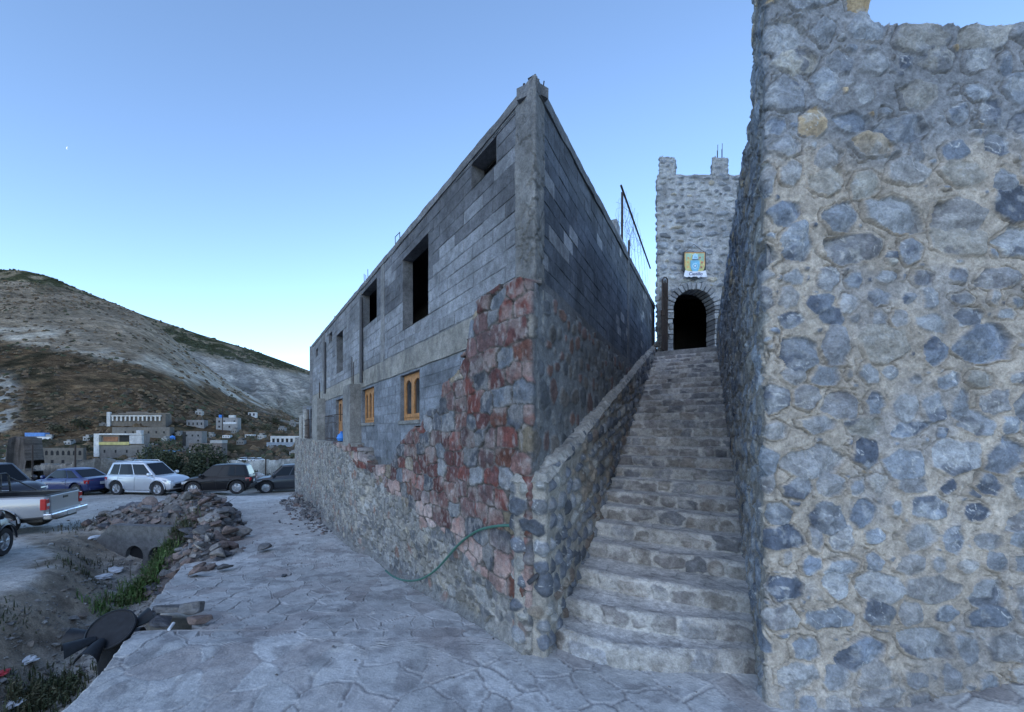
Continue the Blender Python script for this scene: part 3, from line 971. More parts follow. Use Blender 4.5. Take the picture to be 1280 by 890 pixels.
# wooden windows and doors
def window(h, d, leaves, door=False, arch=True):
    u0, u1, z0, z1 = h; fw = .055
    m = MB()
    m.box(u0, u0 + fw, d - .06, d, z0, z1, M=ML).box(u1 - fw, u1, d - .06, d, z0, z1, M=ML)
    m.box(u0 + fw, u1 - fw, d - .06, d, z1 - fw, z1, M=ML).box(u0 + fw, u1 - fw, d - .06, d, z0, z0 + fw, M=ML)
    fr = loc(m.build('door' if door else 'window', M['wood'], bld, bevel=.004))
    W = (u1 - u0 - 2 * fw) / leaves
    for k in range(leaves):
        a = u0 + fw + W * k + .004; b = a + W - .008; s = .06; lo = z0 + fw + .004; hi = z1 - fw - .004
        mid = lo + (.42 * (hi - lo) if door else 0)
        l = MB()
        l.box(a, a + s, d - .045, d + .012, lo, hi, M=ML).box(b - s, b, d - .045, d + .012, lo, hi, M=ML)
        l.box(a + s, b - s, d - .045, d + .012, lo, lo + s + .01, M=ML)
        if door:
            l.box(a + s, b - s, d - .04, d + .0, lo + s, mid, M=ML)
            l.box(a + s, b - s, d - .045, d + .012, mid, mid + s, M=ML)
        n = 10                                            # top rail with an arched lower edge
        P = [(a + s, hi)] + [(a + s + (b - a - 2 * s) * i / n, hi - .05 - .085 * (abs(2 * i / n - 1) ** 2)) for i in range(n + 1)] + [(b - s, hi)]
        l.prism(P[::-1], d - .045, d + .012, lambda u_, w_, q_: ML @ Vector((u_, q_, w_)))
        ch = l.build('sash', M['wood'], fr); ch.matrix_parent_inverse = Matrix.Translation((CX, CY, 0)).inverted() if False else Matrix()
        p = MB(); p.box(a + s * .8, b - s * .8, d - .025, d - .015, (mid if door else lo) + s * .8, hi - .02, M=ML)
        ch = p.build('pane', M['glass'], fr)
    return fr


window(B1, -.07, 2); window(B2, -.07, 3); window(D1, -.09, 2, True); window(D2, -.09, 2, True)
# sills under the windows
for h in (B1, B2):
    q = MB(); q.box(h[0] - .04, h[1] + .04, -.05, .045, h[2] - .07, h[2], M=ML); loc(q.build('sill', M['concrete'], bld, bevel=.008))
# balcony rails
for h, w_ in ((D1, .35), (D2, .45)):
    q = MB(); u0, u1 = h[0] - w_, h[1] + w_
    for z in (2.12, 2.62, 2.86): q.tube([ML @ Vector((u0, .28, z)), ML @ Vector((u1, .28, z))], .011, 6)
    n = 9
    for k in range(n): q.tube([ML @ Vector((u0 + (u1 - u0) * k / (n - 1), .28, 2.05)), ML @ Vector((u0 + (u1 - u0) * k / (n - 1), .28, 2.86))], .009, 6)
    for e in (u0, u1):
        for z in (2.12, 2.86): q.tube([ML @ Vector((e, .0, z)), ML @ Vector((e, .28, z))], .011, 6)
    loc(q.build('balcony_rail', M['steel'], bld))

# stone base -----------------------------------------------------------------
OL, OR = .17, .05
cc = C0 + (NL * OL + NR * OR + 0) * 0
# corner where the two offset faces meet
A2 = np.array([[NL[0], NL[1]], [NR[0], NR[1]]]); cc = np.linalg.solve(A2, np.array([NL @ C0 + OL, NR @ C0 + OR]))
st, f = wrapper([cc + DL * 18.6, cc, cc + DR * 9.0], .03)
w = samples(st[-1], lambda w: (.045 if w < 8 else .022 if w < 13.5 else .012) if w < st[1] + .1 else .012 if w < st[2] + 1.5 else .03)
lx = np.interp(w, [0, st[1]], [18.6, 0])                                 # distance from the corner, left face
bp = [LW(px, py, OL) for px, py in ((655, 352), (640, 346), (604, 370), (590, 384), (583, 400), (580, 440), (566, 462), (552, 480), (546, 508), (530, 512), (522, 530), (500, 548), (490, 572), (478, 584), (462, 580), (456, 560), (446, 555), (430, 553.5), (400, 550), (376, 547.5))]
bu = np.array([b[0] for b in bp]); bz = np.array([b[1] for b in bp]); o_ = np.argsort(bu); bu, bz = bu[o_], bz[o_]
ztop = np.where(w <= st[1], np.interp(lx, bu, bz), 3.92)
bx, by, _, _ = f(w)
zbot = np.where(w <= st[1] + .2, pz(by) - .15, 1.2)
nv = 300
v = np.linspace(0, 1, nv)
Zg = zbot[:, None] + (ztop + .20 - zbot)[:, None] * v[None]
Wg = np.repeat(w[:, None], nv, 1)
ww = Wg + .05 * (fbm(Wg * 3, Zg * 3, 101) - .5) + .012 * (fbm(Wg * 20, Zg * 20, 102) - .5)
zz = Zg + .05 * (fbm(Wg * 3, Zg * 3 + 5, 103) - .5) + .012 * (fbm(Wg * 20 + 3, Zg * 20, 104) - .5)
LX = np.interp(Wg, [0, st[1]], [18.6, 0])
onL = Wg <= st[1] + .015
big = voro(ww, zz, 111, .33, .235, .60, .10, 7.0); sml = voro(ww, zz, 121, .215, .175, .85, .20, 4.5); sliv = voro(ww, zz, 131, .12, .035, .9, .1)
redz = sst(-.1, .7, Zg - (.28 + .16 * LX) + .5 * (fbm(Wg * 1.2, Zg * 1.2, 105) - .5))     # red stone above, grey rubble below
usebig = redz > .42
e1 = np.where(usebig, big[1] - big[0], sml[1] - sml[0]); sc = np.where(usebig, .28, .19)
r1 = np.where(usebig, big[2], sml[2]); r2 = np.where(usebig, big[3], sml[3]); r3 = np.where(usebig, big[4], sml[4])
d_edge = e1 * sc * .5
joint = 1 - sst(.003, .014, d_edge + .010 * (fbm(Wg * 16, Zg * 16, 113) - .5))
shape = sst(-.002, .016, d_edge)
rugged = fbm(Wg * 9, Zg * 9, 106) - .5
Hl = shape * (.022 + .030 * (r1 - .5)) + .036 * rugged + .012 * (fbm(Wg * 28, Zg * 28, 107) - .5) + .012 * joint * (sliv[2] - .3) * 2
reds = np.array([(.165, .062, .053), (.115, .052, .049), (.20, .115, .103), (.145, .09, .088), (.15, .165, .19), (.085, .09, .105), (.24, .245, .26), (.22, .18, .13), (.15, .068, .052)])
greys = np.array([(.21, .208, .203), (.15, .153, .162), (.255, .238, .212), (.32, .288, .236), (.33, .33, .325), (.11, .116, .126), (.22, .135, .112)])
cr_ = palette(r2, reds, [4.5, 4, 2.2, 3.4, 2.8, 3.0, .9, .9, 3]); cg_ = palette(r2, greys, [5, 5, 3, 1.4, 2.2, 3, 2.2])
band = np.exp(-((Zg - (.62 + .16 * LX)) / .30) ** 2)                     # pinker, paler stones along the foot of the red band
cr_ = mixc(cr_, np.array([.42, .31, .28]), band * (r3 > .55) * .8)
cst = np.where(usebig[..., None], cr_, cg_)
mott = fbm(Wg * 8 + 7 * r1, Zg * 8 + 9 * r3, 108)
cst = cst * (.66 + .3 * r3 + .85 * (mott - .35) * .7)[..., None]
cst = mixc(cst, np.array([.30, .285, .28]), sst(.56, .72, fbm(Wg * 17 + 5 * r2, Zg * 10, 114)) * .5)
cst = mixc(cst, np.array([.075, .075, .085]), sst(.57, .68, fbm(Wg * 5 + 9 * r2, Zg * 6, 115)) * .32)
dust = sst(.50, .66, fbm(Wg * 5, Zg * 5, 109)) * .35
cst = mixc(cst, np.array([.33, .31, .29]), dust)
mort = np.where(usebig[..., None], np.array([.105, .095, .088]), np.array([.225, .215, .20]))
sl = sst(.35, .6, sliv[2])[..., None]
mort = mort * (.6 + .6 * sl)
cL = mixc(cst, mort, np.where(usebig, joint, 1 - sst(.004, .03, d_edge) * .92))
# right face: bigger stones half buried in grey mortar
vb, rb_, lb = blobs(Wg, Zg, 141, st[1] - 1, st[-1] + 1, .9, 4.4, (.20, .36), (.7, 1.4), .022, pr=(2.4, 5))
inn = sst(.0, .03, vb)
Hr = .018 * sst(0, .03, vb) + .02 * rugged + .01 * (fbm(Wg * 25, Zg * 25, 107) - .5)
cS = palette(rb_[1], np.array([(.145, .088, .078), (.18, .102, .08), (.095, .10, .11), (.175, .172, .168), (.13, .113, .10)]), [3, 1.8, 4, 2.4, 2.4]) * (.7 + .5 * rb_[2])[..., None]
cR = mixc(np.broadcast_to(np.array([.165, .168, .172]), cS.shape) * (.7 + .6 * fbm(Wg * 4, Zg * 4, 144))[..., None], cS, inn * .85)
mixk = sst(st[1] - .02, st[2] + .1, Wg)
H = Hl * (1 - mixk) + Hr * mixk; c = mixc(cL, cR, mixk)
podium = sst(5.6, 6.3, LX) * (Wg < st[1]) * .17
H = H + podium
# low fillet of cement where the wall meets the path
c = mixc(c, np.array([.20, .195, .185]), sst(.22, .05, Zg - pz(by)[:, None] + .18 * (fbm(Wg * 4, Wg * 0, 110) - .4)) * .85 * (Wg < st[1]))
H = H + .05 * sst(.14, .0, Zg - pz(by)[:, None]) * (Wg < st[1])
edgej = ztop[:, None] + .10 * (r1 - .5) + .05 * (fbm(Wg * 9, Zg * 9, 112) - .5) - .02
out = Zg > edgej
H = np.where(out, np.where(onL, -OL - .03, -OR - .03), H)
c = np.where(out[..., None], np.array([.13, .125, .12]), c)
keep = Zg < edgej + .045
loc(sheet('stone_base', f, w, Zg, H, c, M['rubble'], bld, keep))
# flat ledge on top of the lower, thicker part of the base
q = MB(); q.box(5.2 * 1.0 + 1.6, 18.6, -.02, .33, 1.95, 2.045, M=ML)
loc(q.build('ledge', M['concrete'], bld))
q = MB()
e0 = cc + DL * 18.6 + NL * .17; e1_ = e0 - NL * 3
dd = DL
q.prism([tuple(e0), tuple(e1_), tuple(e1_ + DL * .3), tuple(e0 + DL * .3)], -2, 2.05, lambda a, b, z: Vector((a, b, z)), (.23, .23, .225))
loc(q.build('end_pier', M['concrete'], bld, colors=True, bevel=.03))
for px in (377.5, 382.5):
    q = MB(); u, z0 = LW(px, 548, .2); _, z1 = LW(px, 519 if px < 380 else 512, .2)
    q.lathe([(.13, 2.0), (.125, z1), (.0, z1 + .03)], 12, ML @ Matrix.Translation((u, .2, 0)), (.26, .26, .25))
    loc(q.build('post', M['concrete'], bld, smooth=True, colors=True))
q = MB(); u, z = LW(424.5, 548, .25)
bm = MB(); bm.lathe([(.02, 0), (.10, .02), (.14, .10), (.10, .2), (.03, .25), (.05, .3)], 12, Matrix.Translation(ML @ Vector((u, .2, 2.05))))
tag(bm.build('plastic_bag', M['bluetank'], None, smooth=True), 'small blue plastic bag on the ledge before the balcony door', 'bag')

# things on top of the right wall
blk = []
u0, z0 = RW(772, 300)
for k, (du, dz, d) in enumerate(((0, 0, -.14), (.42, 0, -.14), (.05, .2, -.15), (.9, 0, -.14))):
    m = MB(); zb = RTOP(u0 + du) + dz
    m.box(u0 + du, u0 + du + .39, d - .12, d + .12, zb, zb + .19, (.27, .28, .3), M=MR)
    m.box(u0 + du + .05, u0 + du + .17, d - .07, d + .07, zb + .185, zb + .1915, (.05, .05, .05), M=MR).box(u0 + du + .22, u0 + du + .34, d - .07, d + .07, zb + .185, zb + .1915, (.05, .05, .05), M=MR)
    tag(m.build('concrete_block', M['block'], colors=True, bevel=.006),
        ['loose concrete block on the wall top, bottom one under the upper block', 'loose concrete block on the wall top in the middle of the bottom row', 'loose concrete block stacked on top of two others on the wall', 'loose concrete block on the wall top next to the fence post'][k], 'block', 'loose blocks on the wall top')

fe = empty('wire_fence', MR @ Vector((4.97 * KR, 0, 6.5)), 0, 'rusty chain link fence with barbed wire leaning along the top of the block wall', 'fence')
FI = Matrix.Translation(fe.location).inverted()


def fpart(o): o.matrix_parent_inverse = FI; return o


ua = 4.97 * KR; ub = 9.75 * KR; D0 = -.10
def ftop(u): return 8.02 + .2 * (u - ua) / (ub - ua)
for uu_, hh in ((ua, 8.02), (ua + .95, 7.28)):
    m = MB(); m.tube([MR @ Vector((uu_, D0, RTOP(uu_) - .05)), MR @ Vector((uu_ + .03, D0, hh))], .028, 8); fpart(m.build('post', M['steel'], fe))
m = MB(); m.tube([MR @ Vector((ua - .12, D0, 8.1)), MR @ Vector((ub, D0, 8.2))], .024, 8); fpart(m.build('rail', M['steel'], fe))
m = MB(); nn = 15; rr_ = random.Random(4)
for k in range(nn):
    u = ua + (ub - ua) * k / nn
    for sgn in (1, -1):
        pts = []
        for j in range(7):
            uu_ = u + sgn * .16 * j
            if not ua - .1 <= uu_ <= ub: continue
            z = RTOP(uu_) + (ftop(uu_) - RTOP(uu_)) * j / 6
            pts.append(MR @ Vector((uu_, D0 + .02 * math.sin(9 * uu_ + j), z)))
        if len(pts) > 2: m.tube(pts, .002, 3, cap=False)
fpart(m.build('netting', M['steel'], fe))
m = MB()
for k in range(5):
    pts = []; ph = rr_.uniform(0, 6); u = ua - .5 + rr_.uniform(0, 1.8)
    for j in range(34):
        t = j / 33; a = ph + j * .75
        uu_ = u + t * 2.2 + .22 * math.cos(a); z = RTOP(max(0, uu_)) + .3 + 1.2 * rr_.random() * .12 + .62 + .55 * math.sin(a) * (.6 + .4 * math.sin(3 * t + k))
        pts.append(MR @ Vector((min(uu_, ub), D0 + .16 * math.sin(a * .7 + k), z)))
    m.tube(pts, .0024, 3, cap=False)
fpart(m.build('barbed_wire', M['steel'], fe))
# ---------------------------------------------------------------- stairs
SO = np.array([.81, 4.29]); SD = np.array([.489, .8725]); SP = np.array([.8725, -.489])
SW = 1.82


def SXY(a, b): return SO + SD * a + SP * b


NSTEP = 28
def step_z(n): return .195 * n if n <= 6 else 1.17 + .1775 * (n - 6)
def step_a(n, b):
    t = b / SW
    L = {1: (0, .49, -.22), 2: (.37, .67, -.13), 3: (.90, .92, -.08), 4: (1.46, 1.42, -.03), 5: (1.88, 1.82, -.02), 6: (2.22, 2.16, 0)}
    if n in L: p = L[n]
    else: p = (2.20 + .39 * (n - 6), 2.16 + .39 * (n - 6), .0)
    return p[0] + (p[1] - p[0]) * t + p[2] * np.sin(np.pi * np.clip(t, 0, 1)) * (1.25 - .5 * t)


stair = empty('stone_staircase', (*SXY(.3, .9), 0), 0, 'long worn stone and cement staircase climbing to the arched doorway', 'staircase')
SI = Matrix.Translation(stair.location).inverted()
for n in range(1, NSTEP + 1):
    nb_ = 190 if n < 7 else 110 if n < 14 else 70
    b = np.linspace(-.20 if n > 1 else -.34, SW + .08, nb_)
    z0, z1 = step_z(n - 1) - (.04 if n > 1 else .05), step_z(n)
    a0 = step_a(n, b); a1 = step_a(n + 1, b) + .06
    if n == 1: a0 = a0 + np.where(b < .12, (.12 - b) ** 2 * 2.2, 0)
    nr, nt_ = (34, 26) if n < 10 else (18, 10)
    rh = z1 - z0
    # profile: riser, rounded nosing, tread
    prof_t = np.concatenate([np.linspace(0, 1, nr), 1 + np.linspace(0, 1, nt_ + 1)[1:]])
    B, T = np.meshgrid(b, prof_t, indexing='ij')
    isr = T <= 1
    B0 = B
    zr = z0 + rh * np.minimum(T, 1.0); tt_ = np.clip(T - 1, 0, 1) ** 1.35
    A = a0[:, None] + (a1 - a0)[:, None] * tt_
    if n == 1: A = A - .10 * (1 - np.minimum(T, 1)) ** 1.6
    rd = .035 + .02 * hsh(np.array([n]), np.array([1]), 2)[0]
    # round the nosing
    k = np.clip((zr - (z1 - rd)) / rd, 0, 1); A = A + np.where(isr, rd * (1 - np.sqrt(np.clip(1 - k ** 2, 0, 1))), np.maximum(0, rd - (A - a0[:, None])) * .0)
    A = np.where(~isr, np.maximum(A, a0[:, None] + rd), A)
    zz_ = zr - .012 * 0
    wob = .03 * (fbm(B * 2.2, B * 0 + n * 3.1, 200 + n) - .5)
    A = A + wob + .012 * (fbm(B * 14, T * 4 + n, 230) - .5)
    dish = -.018 * sst(.1, .5, tt_) * (1 - tt_) * 2 * np.sin(np.pi * np.clip(B / SW, 0, 1))
    Zt = zz_ + np.where(isr, 0, dish) + .018 * (fbm(B * 3.5, A * 3.5, 231) - .5) * np.where(isr, T, 1) + .006 * (fbm(B * 17, A * 17, 232) - .5)
    # stones set in the riser
    vb, rr_, lc = blobs(B, np.where(isr, zr + .012 * (fbm(B * 7, zr * 0 + n, 239) - .5), 99.0), 300 + n, -.4, SW + .3, z0 + .03, z0 + rh * .8, (rh * .74, rh * .80), (1.1, 2.3), .004, None, (4, 7), (1.05, 1.25), .03, False)
    ins = sst(.0, .014, vb) * isr * (rr_[3] > .10)
    A = A - .016 * sst(0, .03, vb) * isr
    stone = palette(rr_[1], np.array([(.19, .18, .18), (.135, .14, .155), (.23, .215, .20), (.23, .235, .25), (.36, .345, .32), (.25, .225, .205)]), [3.5, 3, 2.5, 2.5, 1.0, 2]) * (.65 + .45 * rr_[2] + .35 * (fbm(B * 12, zr * 22, 233) - .4))[..., None]
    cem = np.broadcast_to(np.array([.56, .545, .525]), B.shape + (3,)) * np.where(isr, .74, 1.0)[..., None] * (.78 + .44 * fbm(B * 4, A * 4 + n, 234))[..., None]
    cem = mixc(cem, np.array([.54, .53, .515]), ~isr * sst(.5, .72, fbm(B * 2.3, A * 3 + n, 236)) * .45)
    cem = mixc(cem, np.array([.24, .23, .22]), sst(.54, .70, fbm(B * 6, A * 7, 235)) * .5)
    flag = voro(B + .06 * fbm(B * 5, A * 5, 3), A, 250 + n, .34, .24, .8)
    cem = mixc(cem, np.array([.105, .105, .11]), (1 - sst(.02, .07, flag[1] - flag[0])) * (~isr) * .45 * sst(.35, .6, fbm(B * 1.5, A * 1.5 + n, 237)))
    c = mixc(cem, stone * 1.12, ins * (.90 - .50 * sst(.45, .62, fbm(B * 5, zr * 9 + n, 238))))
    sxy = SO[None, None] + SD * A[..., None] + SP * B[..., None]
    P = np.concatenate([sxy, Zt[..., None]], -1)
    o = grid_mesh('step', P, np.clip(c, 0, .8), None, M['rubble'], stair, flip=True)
    o.matrix_parent_inverse = SI
# landing before the doorway
q = MB()
poly = [tuple(SXY(10.5, -.2)), tuple(SXY(10.5, SW + .1)), tuple(SXY(14.5, SW + .1)), tuple(SXY(14.5, -.2))]
q.prism(poly, 4.6, step_z(NSTEP) + .0, lambda a, b, z: Vector((a, b, z)), (.23, .23, .23))
o = q.build('landing', M['concrete'], stair, colors=True); o.matrix_parent_inverse = SI

# parapet along the stairs ------------------------------------------------------
BL, BR, AF = -.34, .02, -.32
PT = lambda a: 1.90 + .311 * (np.asarray(a) + .32)
BLA = lambda a: BL - .34 * sst(-.1, .9, a)
par = empty('stair_parapet', (*SXY(0, BL / 2), 0), 0, 'low sloping rubble wall of dark rounded stones along the open side of the staircase', 'wall')
PI_ = Matrix.Translation(par.location).inverted()
st, f = wrapper([SXY(1.6, BL - .36), SXY(AF, BL), SXY(AF, BR), SXY(11.3, BR)], .05)
w = samples(st[-1], lambda w: .013 if w < st[4] + 1.6 else .025)
x, y, _, _ = f(w)
aa = (x - SO[0]) * SD[0] + (y - SO[1]) * SD[1]
nv = 210; v = np.linspace(0, 1, nv)
zb = np.maximum(-.08, np.interp(aa, [0, 1.0, 11], [-.08, -.08, 4.6])); ztp = PT(aa) - .02
Zg = zb[:, None] + (ztp - zb)[:, None] * v[None]; Wg = np.repeat(w[:, None], nv, 1)
Zs = Zg - .338 * np.maximum(0, aa)[:, None] * .55          # courses climb with the stair
vb, rr_, lc = blobs(Wg, Zs, 405, -.5, st[-1] + .5, -.4, 3.9, (.15, .27), (.8, 1.6), .012, quoin=st[3], pr=(2.4, 5), zf=(.9, 1.2), sm=.10)
ins = sst(.0, .022, vb)
H = .045 * sst(0, .055, vb) + .018 * (fbm(Wg * 9, Zg * 9, 406) - .5) * 2 * (.4 + ins) + .008 * (fbm(Wg * 30, Zg * 30, 407) - .5)
H = H - .05 * sst(.10, 0, ztp[:, None] - Zg) ** 2
cst = palette(rr_[1], np.array([(.15, .162, .188), (.10, .11, .13), (.215, .222, .235), (.28, .275, .26), (.235, .20, .165), (.18, .145, .125)]), [4, 3, 3, 1.6, 1.4, .8])
cst = cst * (.68 + .35 * rr_[2] + .5 * (fbm(Wg * 10, Zg * 10, 408) - .4))[..., None]
vein = np.abs(fbm(Wg * 4 + 3 * rr_[0], Zg * 7 + 9 * rr_[2], 409) - .5)
cst = mixc(cst, np.array([.42, .42, .42]), (vein < .008) * (rr_[0] > .5) * .7)
mo = np.broadcast_to(np.array([.29, .268, .238]), cst.shape) * (.7 + .6 * fbm(Wg * 6, Zg * 6, 410))[..., None]
c = mixc(mo, cst, ins)
c = mixc(c, np.array([.26, .25, .24]), sst(.22, .04, Zg - zb[:, None] + .12 * (fbm(Wg * 5, Wg * 0, 411) - .5)) * .55)
o = sheet('masonry', f, w, Zg, H, c, M['rubble'], par); o.matrix_parent_inverse = PI_
# rough mortar top
av = np.linspace(AF - .02, 11.4, 620); bt = np.linspace(0, 1, 56)
Ag, Bt = np.meshgrid(av, bt, indexing='ij')
Blo = BLA(Ag) - .04; Bhi = BR + .04 + .03 * (fbm(Ag * 4, Ag * 0, 420) - .5)
Bg = Blo + (Bhi - Blo) * Bt
edge = np.minimum(np.minimum(Bg - Blo, Bhi - Bg), (Ag - av[0]) * 1.2)
Zt = PT(Ag) + .07 * (fbm(Ag * 3, Bg * 3, 421) - .5) + .06 * (fbm(Ag * 11, Bg * 11, 422) - .5) - .075 * (1 - sst(0, .07, edge + .02 * (fbm(Ag * 12, Bg * 12, 423) - .5)))
vt, rt, _ = blobs(Ag, Bg, 424, -.6, 11.6, BL - .5, BR + .12, (.10, .2), (.9, 2.2), .05)
it = sst(0, .02, vt) * (rt[3] > .35) * (Ag > .15)
Zt = Zt + .025 * sst(0, .05, vt) * (rt[3] > .35)
c = np.broadcast_to(np.array([.30, .285, .26]), Ag.shape + (3,)) * (.62 + .7 * fbm(Ag * 4, Bg * 6, 425))[..., None]
c = mixc(c, palette(rt[1], np.array([(.13, .15, .18), (.22, .22, .22), (.09, .10, .12)]), [3, 2, 2]), it * .8)
sxy = SO + SD * Ag[..., None] + SP * Bg[..., None]
o = grid_mesh('coping', np.concatenate([sxy, Zt[..., None]], -1), c, None, M['rubble'], par, flip=True); o.matrix_parent_inverse = PI_
# bundle of rebar set in the parapet
q = MB(); ctr = np.array(SXY(.62, BL + .13)); zc = float(PT(.62))
for dx, dy, h, lean in ((-.055, -.05, .62, -.05), (.005, -.04, .60, -.02), (.06, .02, .40, -.02), (.02, .07, .58, .0)):
    q.tube([Vector((ctr[0] + dx, ctr[1] + dy, zc - .1)), Vector((ctr[0] + dx + lean, ctr[1] + dy, zc + h))], .011, 6)
for zz_ in (.06, .22, .43):
    P_ = [(-.07, -.065), (.06, -.06), (.075, .04), (.02, .085), (-.07, -.065)]
    q.tube([Vector((ctr[0] + a - .012, ctr[1] + b, zc + zz_)) for a, b in P_], .005, 5)
tag(q.build('rebar_bundle', M['steel']), 'rusty rebar cage sticking up out of the stair parapet by the building corner', 'rebar')
# stub of pipe in the parapet's front
q = MB(); p0 = SXY(AF - .02, -.06); q.tube([Vector((p0[0] + .02, p0[1] + .03, .86)), Vector((p0[0] - .10, p0[1] - .05, .80))], .026, 12)
o = q.build('drain_pipe', M['darkpipe'], par, smooth=True); o.matrix_parent_inverse = PI_

# ---------------------------------------------------------------- tall rubble wall beside the stairs
rw = empty('rubble_wall', (2.4, 3.3, 0), 0, 'tall wall of blue grey stones in sandy mortar with a raised merlon at its corner', 'wall')
RI = Matrix.Translation(rw.location).inverted()
cor = np.array([2.40, 3.30])
far = SXY(10.9, SW + .07)
e_ = far - cor
st, f = wrapper([far, cor, cor + np.array([4.2, 0])], .05)
w = samples(st[-1], lambda w: (.035 if w < st[1] - 4 else .02) if w < st[1] - 1.2 else .010 if w < st[2] + 2.5 else .022)
nv = 640; v = np.linspace(0, 1, nv)
WT = 5.78
mer = sst(st[1] - .75, st[1] - .70, w) * sst(st[2] + .80, st[2] + .76, w)
ztop = WT + .05 * (fbm(w * 4, w * 0, 3) - .5) + .02 * (fbm(w * 13, w * 0, 4) - .5) + .95 * mer
x, y, _, _ = f(w)
zb = -.1 + np.maximum(0, np.interp(y, [3.8, 13], [0, 4.6])) * (w < st[1]) - 0
zb = np.where(w < st[1], np.maximum(-.1, zb - .3), -.1)
Zu = np.repeat((-.1 + 6.95 * v)[None], len(w), 0); Zg = np.minimum(Zu, ztop[:, None]); Wg = np.repeat(w[:, None], nv, 1)
keepw = (Zu < ztop[:, None] + .012) & (Zu > zb[:, None] - .05)
sd = 500
vb, rr_, lc = blobs(Wg, Zg, sd, -.5, st[-1] + .5, -.3, 7.2, (.15, .31), (.8, 2.1), .014, quoin=st[1] + .02, pr=(2.4, 5), zf=(.94, 1.32), sm=.20)
vb2, rr2, lc2 = blobs(Wg, Zg, 577, -.5, st[-1] + .5, -.3, 7.2, (.055, .10), (.9, 2.2), .012, sm=.3)
vb2 = np.where((rr2[3] > .72) & (vb < -.024), vb2, -9.0)
use2 = vb2 > np.maximum(vb, -.03); vb = np.where(use2, vb2, vb); rr_ = np.where(use2[None], rr2, rr_); lc = np.where(use2[None], lc2, lc)
crisp = .3 + .7 * sst(.15, .6, rr_[3])                                     # some stones are half smeared over with mortar
smear = fbm(Wg * 5, Zg * 5, 509)
ins = sst(.0, .012, vb - .018 * (smear - .35) * 2)
facet = (rr_[0] - .5) * lc[0] * .28 + (rr_[2] - .5) * lc[1] * .34
n9 = fbm(Wg * 10, Zg * 10, 501); n25 = fbm(Wg * 28, Zg * 28, 502); n3 = fbm(Wg * 2.4, Zg * 2.4, 503)
dome = .85 * sst(-.003, .012, vb) + .15 * sst(.0, .06, vb)
fa = rr_[3] * 6.28 + rr_[0] * 9; cut1 = np.maximum(0, lc[0] * np.cos(fa) + lc[1] * np.sin(fa) - .01); fb = fa + 2.2; cut2 = np.maximum(0, lc[0] * np.cos(fb) + lc[1] * np.sin(fb) - .02)
chip = np.abs(fbm(Wg * 6 + 5 * rr_[0], Zg * 8 + 5 * rr_[1], 513) - .5)
H = dome * (.013 + .017 * rr_[2]) - ins * (.32 * cut1 + .38 * cut2) * (rr_[2] > .25) + ins * (facet * .40 + .030 * (n9 - .5) - .006 * (chip < .02)) + .012 * (n25 - .5) + .035 * (n3 - .5) + .012 * (n9 - .5)
crack = sst(.009, .0, np.abs(vb + .006)) * sst(.40, .60, fbm(Wg * 4, Zg * 4, 504))
H = H - .022 * crack
blue = np.array([(.185, .212, .258), (.25, .275, .312), (.105, .122, .158), (.33, .343, .362), (.35, .335, .305), (.35, .28, .20), (.215, .23, .256)])
cst = palette(rr_[1] * .999, blue, [4.2, 4.4, 1.4, 3, 1.2, .2, 3])
tan = sst(4.3, 5.0, Zg)
cst = mixc(cst, np.array([.36, .27, .16]), (rr_[2] > .86) * tan * .9)
patch = fbm(Wg * 7 + 11 * rr_[0], Zg * 7 + 7 * rr_[2], 505)
cst = cst * (.72 + .22 * rr_[2] + .75 * (patch - .38))[..., None]
cst = mixc(cst, np.array([.085, .098, .13]), sst(.58, .66, fbm(Wg * 4.5 + 7 * rr_[2], Zg * 4.5, 506)) * (rr_[0] > .35) * .75)
cst = mixc(cst, np.array([.36, .37, .38]), sst(.55, .68, fbm(Wg * 14 + 3 * rr_[0], Zg * 14, 507)) * .5)
vein = np.abs(fbm(Wg * 5 + 8 * rr_[0] + Zg * 2, Zg * 4 + 9 * rr_[2], 508, 3) - .5)
cst = mixc(cst, np.array([.50, .50, .49]), sst(.010, .003, vein) * (rr_[0] > .42) * .8)
sandy = np.array([.40, .35, .297]); greym = np.array([.22, .226, .24])
tz = sst(4.45, 4.85, Zg + .5 * (fbm(Wg * 1.5, Zg * 1.5, 510) - .5))
mo = mixc(np.broadcast_to(sandy, cst.shape), greym, tz)
mo = mixc(mo, np.array([.25, .25, .26]), sst(.50, .68, fbm(Wg * 1.7, Zg * 1.7, 511)) * .55)
mo = mo * (.70 + .38 * n9 + .30 * (n25 - .3))[..., None]
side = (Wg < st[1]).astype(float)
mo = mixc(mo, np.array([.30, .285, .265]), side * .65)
cst = cst * (1 + .25 * side)[..., None]  # side face's lighter shading put into its mortar and stone colours
c = mixc(mo, cst, ins * (.55 + .45 * crisp))
c = mixc(c, np.array([.10, .095, .085]), crack * .55)
c = mixc(c, np.array([.26, .26, .265]), sst(.55, .05, Zg - zb[:, None] + .4 * (fbm(Wg * 2.5, Wg * 0, 512) - .5)) * .45)
H = np.where(Zg >= ztop[:, None] - .012, H - .05, H)
o = sheet('masonry', f, w, Zg, H, c, M['rubble'], rw, keepw); o.matrix_parent_inverse = RI
